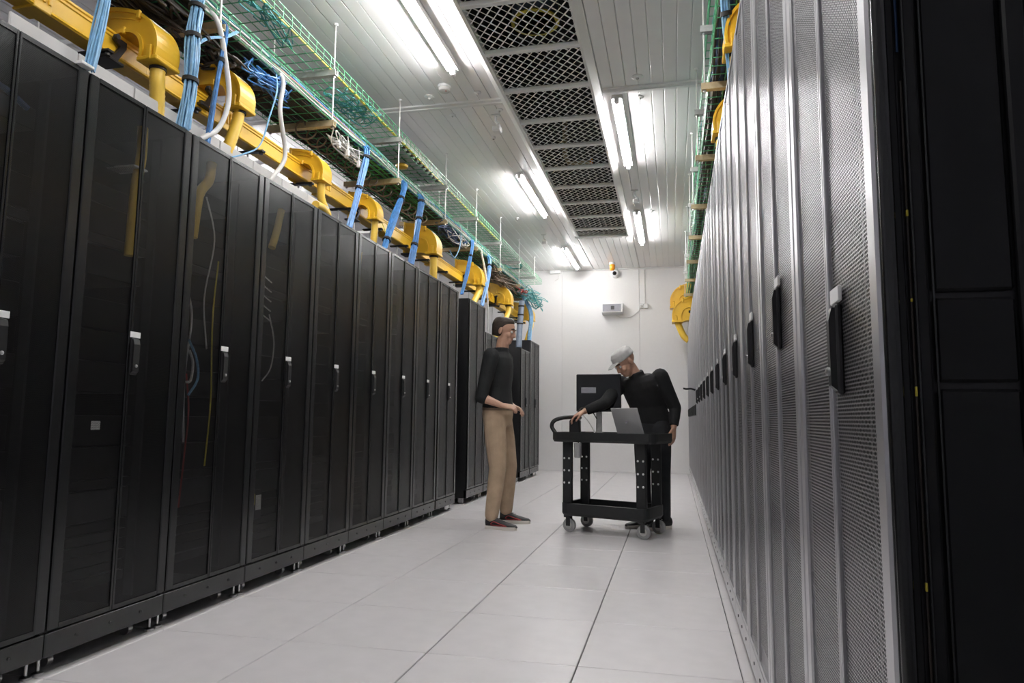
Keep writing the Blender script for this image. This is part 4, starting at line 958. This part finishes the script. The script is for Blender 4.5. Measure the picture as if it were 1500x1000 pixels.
def hand(mb, fr, curl, thumb=1):
    """fr: origin wrist, forward = along the palm, up = back of the hand; thumb=+1 on the left side"""
    mb.loft([(fr(0.0, 0, 0), fr.l*0.027, fr.u*0.02), (fr(0.03, 0, 0), fr.l*0.036, fr.u*0.019), (fr(0.075, 0, 0), fr.l*0.041, fr.u*0.016), (fr(0.095, 0, 0), fr.l*0.038, fr.u*0.013)], 14)
    for k, ln in enumerate((0.068, 0.078, 0.072, 0.056)):
        l0 = thumb*(0.030-0.020*k); p = fr(0.088, l0, 0); a = 0.15; pts = [p]
        for q, fct in enumerate((0.45, 0.32, 0.23)):
            a += curl*(0.5+0.35*q); d = fr.f*math.cos(a)-fr.u*math.sin(a); p = p+d*ln*fct; pts.append(p)
        mb.caps(pts, (0.0095, 0.009, 0.0085, 0.0075), 8)
    p0 = fr(0.02, thumb*0.028, -0.004); p1 = fr(0.05, thumb*0.052, -0.016); p2 = fr(0.078, thumb*0.055, -0.03); p3 = fr(0.098, thumb*0.05, -0.04)
    mb.caps([p0, p1, p2, p3], (0.014, 0.0115, 0.0105, 0.009), 8)
def torso(mb, pel, chest, neck, lat, fwd, k=1.0):
    """body trunk lofted from pelvis to neck; lat/fwd vectors at hip and chest"""
    (l0, f0), (l1, f1) = (lat[0], fwd[0]), (lat[1], fwd[1])
    pel, chest, neck = Vector(pel), Vector(chest), Vector(neck)
    R = []
    for t, wl, wf in ((-0.16, 0.145, 0.115), (0.0, 0.168, 0.125), (0.2, 0.158, 0.115), (0.42, 0.148, 0.108), (0.7, 0.165, 0.120), (0.92, 0.175, 0.122), (1.08, 0.165, 0.105), (1.2, 0.11, 0.075)):
        c = pel.lerp(chest, t) if t <= 1 else chest.lerp(neck, (t-1)/0.22*0.75)
        q = max(0, min(1, t)); L = (l0*(1-q)+l1*q).normalized(); F = (f0*(1-q)+f1*q).normalized()
        R.append((c, L*wl*k, F*wf*k))
    mb.loft(R, 24)

def shoe(parent, heel, toe, m_up, stripe=True, laces=True):
    h = Vector(heel); t = Vector(toe); d = (t-h); L = d.length; f = d.normalized(); l = Vector((0, 0, 1)).cross(f)
    def P(a, b, z): return tuple(h+f*a*L+l*b+Vector((0, 0, z)))
    out = [(0.0, 0.022), (0.05, 0.032), (0.25, 0.033), (0.5, 0.038), (0.72, 0.046), (0.88, 0.042), (0.97, 0.028), (1.0, 0.0)]
    ring = [(a, b) for a, b in out]+[(a, -b) for a, b in out[-2::-1]]
    so_ = MB(); n = len(ring)
    so_.add([P(a, b*1.02, 0.0) for a, b in ring]+[P(a, b*1.08, 0.012) for a, b in ring]+[P(a, b*1.03, 0.028) for a, b in ring],
            [tuple(range(n-1, -1, -1)), tuple(range(2*n, 3*n))]+[(k*n+i, k*n+(i+1) % n, (k+1)*n+(i+1) % n, (k+1)*n+i) for k in range(2) for i in range(n)])
    s = so_.build('shoe_sole', 'shoe_sole', parent, True)
    up = MB(); hs = [(0.02, 0.10), (0.25, 0.105), (0.42, 0.085), (0.6, 0.065), (0.8, 0.05), (0.95, 0.04), (1.0, 0.028)]
    rr = []
    for a, z in hs:
        wd = 0.036 if a < 0.5 else 0.042 if a < 0.85 else 0.03 if a < 0.97 else 0.015
        rr.append((P(a, 0, (z+0.02)/2), tuple(l*wd), (0, 0, (z-0.02)/2+0.002)))
    up.loft(rr, 16)
    u = up.build('shoe_upper', m_up, s, True)
    if stripe:
        MB().tube(spline([P(0.20, -0.039, 0.045), P(0.3, -0.040, 0.066), P(0.5, -0.044, 0.05), P(0.72, -0.045, 0.034)], 5), 0.0035, 6).build('side_stripe', 'shoe_red', s, True)
        MB().tube(spline([P(0.22, -0.039, 0.038), P(0.5, -0.043, 0.036), P(0.7, -0.046, 0.033)], 5), 0.0025, 6).build('side_stripe', 'shoe_red', s, True)
    if laces:
        for k in range(4):
            a = 0.42+0.08*k; z = 0.088-0.012*k
            MB().tube([P(a, -0.022, z-0.004), P(a+0.01, 0, z+0.004), P(a, 0.022, z-0.004)], 0.003, 5).build('lace', 'cable_white' if not stripe else 'cable_dark', s)
    return s

Z = Vector((0, 0, 1))
# ---- person standing by the left racks, facing the cart (+x)
P1 = thing('person', (0.735, 3.27, 0), 'person in black shirt, khaki trousers and black-red sneakers standing by the left racks', 'person')
O1 = Vector((0.735, 3.27, 0))
def q1(x, y, z): return Vector((x, y, z))-O1
F = Vector((1, -0.10, 0)).normalized(); Lf = Z.cross(F)
pel = q1(0.665, 3.27, 0.98); chest = q1(0.665, 3.27, 1.42); neck = q1(0.69, 3.265, 1.53)
hipR, hipL = pel-Lf*0.09-Z*0.05, pel+Lf*0.09-Z*0.05
knR, anR = q1(0.705, 3.13, 0.50), q1(0.665, 3.10, 0.09)
knL, anL = q1(0.735, 3.42, 0.50), q1(0.70, 3.48, 0.09)
shR, shL = chest-Lf*0.19+Z*0.04, chest+Lf*0.19+Z*0.04
elR, wrR = q1(0.575, 3.05, 1.10), q1(0.745, 3.07, 1.035)
elL, wrL = q1(0.60, 3.50, 1.14), q1(0.77, 3.42, 1.03)
hc = Fr(neck+Vector((0.03, 0, 0.16)), F+Vector((0, 0, -0.18)), Z)
bm_ = MB(); torso(bm_, pel, chest, neck, (Lf, Lf), (F, F), 0.94)
for hp, kn_, an in ((hipR, knR, anR), (hipL, knL, anL)): bm_.caps([hp, hp.lerp(kn_, 0.5), kn_, kn_.lerp(an, 0.35), an], (0.082, 0.07, 0.052, 0.052, 0.036), 12)
for sh, el, wr, cc in ((shR, elR, wrR, -1), (shL, elL, wrL, 1)):
    bm_.caps([sh, sh.lerp(el, 0.5), el], (0.056, 0.045, 0.038), 12); bm_.caps([el, el.lerp(wr, 0.3), wr], (0.038, 0.038, 0.025), 12)
bm_.caps([neck-Z*0.06, neck+Z*0.09+F*0.02], (0.06, 0.055), 14); head(bm_, hc)
hfR = Fr(wrR, (wrR-elR)+Vector((0.05, 0.0, 0.03)), Vector((0, -0.5, 1))); hand(bm_, hfR, 0.55, thumb=1)
hfL = Fr(wrL, (wrL-elL)+Vector((0.05, -0.02, 0.03)), Vector((0, 0.5, 1))); hand(bm_, hfL, 0.55, thumb=-1)
skinned(bm_, 'body', 'skin', P1, 0.0055, 3)
sh_ = MB(); torso(sh_, pel+Z*0.045, chest, neck, (Lf, Lf), (F, F), 1.05)
for sh, el, wr in ((shR, elR, wrR), (shL, elL, wrL)):
    sh_.caps([sh, sh.lerp(el, 0.5), el], (0.072, 0.062, 0.054), 12); sh_.tube([el, el.lerp(wr, 0.25)], [0.053, 0.049], 12)
sh_.tube([neck-Z*0.05, neck+Z*0.015], [0.075, 0.068], 16)
skinned(sh_, 'shirt', 'shirt_black', P1, 0.008, 4)
pn = MB(); pn.loft([(pel-Z*0.12, Lf*0.14, F*0.12), (pel-Z*0.02, Lf*0.172, F*0.132), (pel+Z*0.03, Lf*0.166, F*0.126)], 24)
for hp, kn_, an in ((hipR, knR, anR), (hipL, knL, anL)):
    pn.caps([hp, hp.lerp(kn_, 0.5), kn_, kn_.lerp(an, 0.4), an+Z*0.02], (0.098, 0.092, 0.074, 0.070, 0.058), 14)
skinned(pn, 'trousers', 'khaki', P1, 0.008, 4)
MB().loft([(pel+Z*0.012, Lf*0.172, F*0.132), (pel+Z*0.04, Lf*0.171, F*0.131)], 28).build('belt', 'cable_brown', P1, True)
shoe(P1, q1(0.615, 3.11, 0), q1(0.890, 3.075, 0), 'shoe_black'); shoe(P1, q1(0.645, 3.47, 0), q1(0.92, 3.49, 0), 'shoe_black')
hr = MB(); hr.loft([(hc(-0.015, 0, 0.125), hc.f*0.05, hc.l*0.04), (hc(-0.018, 0, 0.112), hc.f*0.082, hc.l*0.065), (hc(-0.020, 0, 0.085), hc.f*0.098, hc.l*0.080), (hc(-0.030, 0, 0.05), hc.f*0.094, hc.l*0.084), (hc(-0.04, 0, 0.0), hc.f*0.078, hc.l*0.084), (hc(-0.055, 0, -0.05), hc.f*0.055, hc.l*0.066)], 20)
skinned(hr, 'hair', 'hair_dark', P1, 0.007, 3)
def face(parent, fr):
    for s in (-1, 1):
        e = MB().ball(fr(0.079, s*0.031, 0.002), 0.0125, 2).build('eye', 'eye_white', parent, True)
        MB().ball(fr(0.0885, s*0.031, 0.002), 0.0055, 2).build('iris', 'eye_dark', e, True)
        MB().tube([fr(0.093, s*0.014, 0.026), fr(0.092, s*0.034, 0.031), fr(0.078, s*0.052, 0.024)], 0.0045, 6).build('eyebrow', 'hair_dark', parent, True)
    MB().tube([fr(0.080, -0.02, -0.063), fr(0.089, 0, -0.062), fr(0.080, 0.02, -0.063)], 0.0045, 6).build('mouth', 'lip', parent, True)
face(P1, hc)

# ---- person leaning over the cart from behind
O2 = Vector((2.0, 3.56, 0))
P2 = thing('person', tuple(O2), 'person in black sweater, dark jeans and pale cap leaning over the cart', 'person')
def q2(x, y, z): return Vector((x, y, z))-O2
F0 = Vector((-0.55, -0.83, 0)).normalized(); L0 = Z.cross(F0)
pel = q2(1.985, 3.60, 0.90); chest = q2(1.90, 3.51, 1.24); neck = q2(1.855, 3.45, 1.33)
upv = (chest-pel).normalized(); Lc = Vector((0.95, -0.22, -0.10)).normalized(); Fc = Lc.cross(upv)
Lc = upv.cross(Fc).normalized()*1.0
if Lc.x < 0: Lc = -Lc
Fc = Lc.cross(upv); 
if Fc.y > 0: Fc = -Fc
hipR, hipL = pel-L0*0.085-Z*0.04, pel+L0*0.085-Z*0.04
if hipR.x > hipL.x: hipR, hipL = hipL, hipR
knR, anR = q2(1.905, 3.53, 0.47), q2(1.925, 3.56, 0.09)
knL, anL = q2(2.075, 3.50, 0.47), q2(2.085, 3.52, 0.09)
shR, shL = chest-Lc*0.18+upv*0.03, chest+Lc*0.18+upv*0.03
elR, wrR = q2(1.60, 3.27, 1.06), q2(1.43, 3.24, 0.99)
elL, wrL = q2(2.185, 3.52, 1.03), q2(2.17, 3.46, 0.86)
hc = Fr(neck+Vector((-0.09, -0.05, 0.085)), Vector((-0.62, -0.45, -0.55)), Vector((-0.45, -0.2, 0.85)))
bm_ = MB(); torso(bm_, pel, chest, neck, (Vector((1, -0.3, 0)).normalized(), Lc), (F0, Fc), 0.92)
for hp, kn_, an in ((hipR, knR, anR), (hipL, knL, anL)): bm_.caps([hp, hp.lerp(kn_, 0.5), kn_, kn_.lerp(an, 0.35), an], (0.08, 0.07, 0.052, 0.05, 0.036), 12)
for sh, el, wr in ((shR, elR, wrR), (shL, elL, wrL)):
    bm_.caps([sh, sh.lerp(el, 0.5), el], (0.055, 0.045, 0.038), 12); bm_.caps([el, el.lerp(wr, 0.3), wr], (0.038, 0.037, 0.025), 12)
bm_.caps([neck-upv*0.06, hc(-0.02, 0, -0.05)], (0.058, 0.052), 14); head(bm_, hc)
hand(bm_, Fr(wrR, (wrR-elR)+Vector((-0.02, 0, -0.03)), Vector((0, 0.0, 1))), 0.45, thumb=1)
hand(bm_, Fr(wrL, Vector((-0.02, -0.05, -1)), Vector((0.9, -0.3, 0))), 0.3, thumb=-1)
skinned(bm_, 'body', 'skin', P2, 0.0055, 3)
sw_ = MB(); torso(sw_, pel, chest, neck, (Vector((1, -0.3, 0)).normalized(), Lc), (F0, Fc), 1.06)
for sh, el, wr in ((shR, elR, wrR), (shL, elL, wrL)):
    sw_.caps([sh, sh.lerp(el, 0.5), el], (0.075, 0.064, 0.054), 12); sw_.tube([el, el.lerp(wr, 0.5), el.lerp(wr, 0.9)], [0.053, 0.048, 0.04], 12)
sw_.tube([neck-upv*0.06, neck+upv*0.01], [0.074, 0.066], 16)
skinned(sw_, 'sweater', 'sweater_black', P2, 0.008, 4)
pn = MB(); Lh = Vector((1, -0.3, 0)).normalized()
pn.loft([(pel-Z*0.11, Lh*0.135, F0*0.12), (pel-Z*0.02, Lh*0.165, F0*0.13), (pel+Z*0.03, Lh*0.158, F0*0.122)], 24)
for hp, kn_, an in ((hipR, knR, anR), (hipL, knL, anL)):
    pn.caps([hp, hp.lerp(kn_, 0.5), kn_, kn_.lerp(an, 0.4), an+Z*0.01], (0.093, 0.084, 0.066, 0.060, 0.052), 14)
skinned(pn, 'jeans', 'jeans_dark', P2, 0.008, 4)
fd = Vector((-0.35, -0.93, 0)).normalized()
for an in (anR, anL):
    a = Vector((an.x, an.y, 0)); fd2 = Vector((-0.75 if an is anR else -0.55, -0.5, 0)).normalized()
    shoe(P2, a-fd2*0.06, a+fd2*0.20, 'shoe_black', stripe=False)
cp = MB(); cp.loft([(hc(-0.012, 0, 0.128), hc.f*0.045, hc.l*0.036), (hc(-0.012, 0, 0.118), hc.f*0.082, hc.l*0.064), (hc(-0.012, 0, 0.088), hc.f*0.106, hc.l*0.085), (hc(-0.013, 0, 0.045), hc.f*0.110, hc.l*0.090), (hc(-0.013, 0, 0.035), hc.f*0.108, hc.l*0.088)], 22)
co = skinned(cp, 'cap', 'cap_grey', P2, 0.006, 3)
MB().loft([(hc(0.085, 0, 0.046), hc.l*0.074, hc.u*0.006), (hc(0.125, 0, 0.040), hc.l*0.066, hc.u*0.005), (hc(0.155, 0, 0.032), hc.l*0.045, hc.u*0.004)], 16).build('cap_peak', 'cap_grey', co, True)
face(P2, hc)
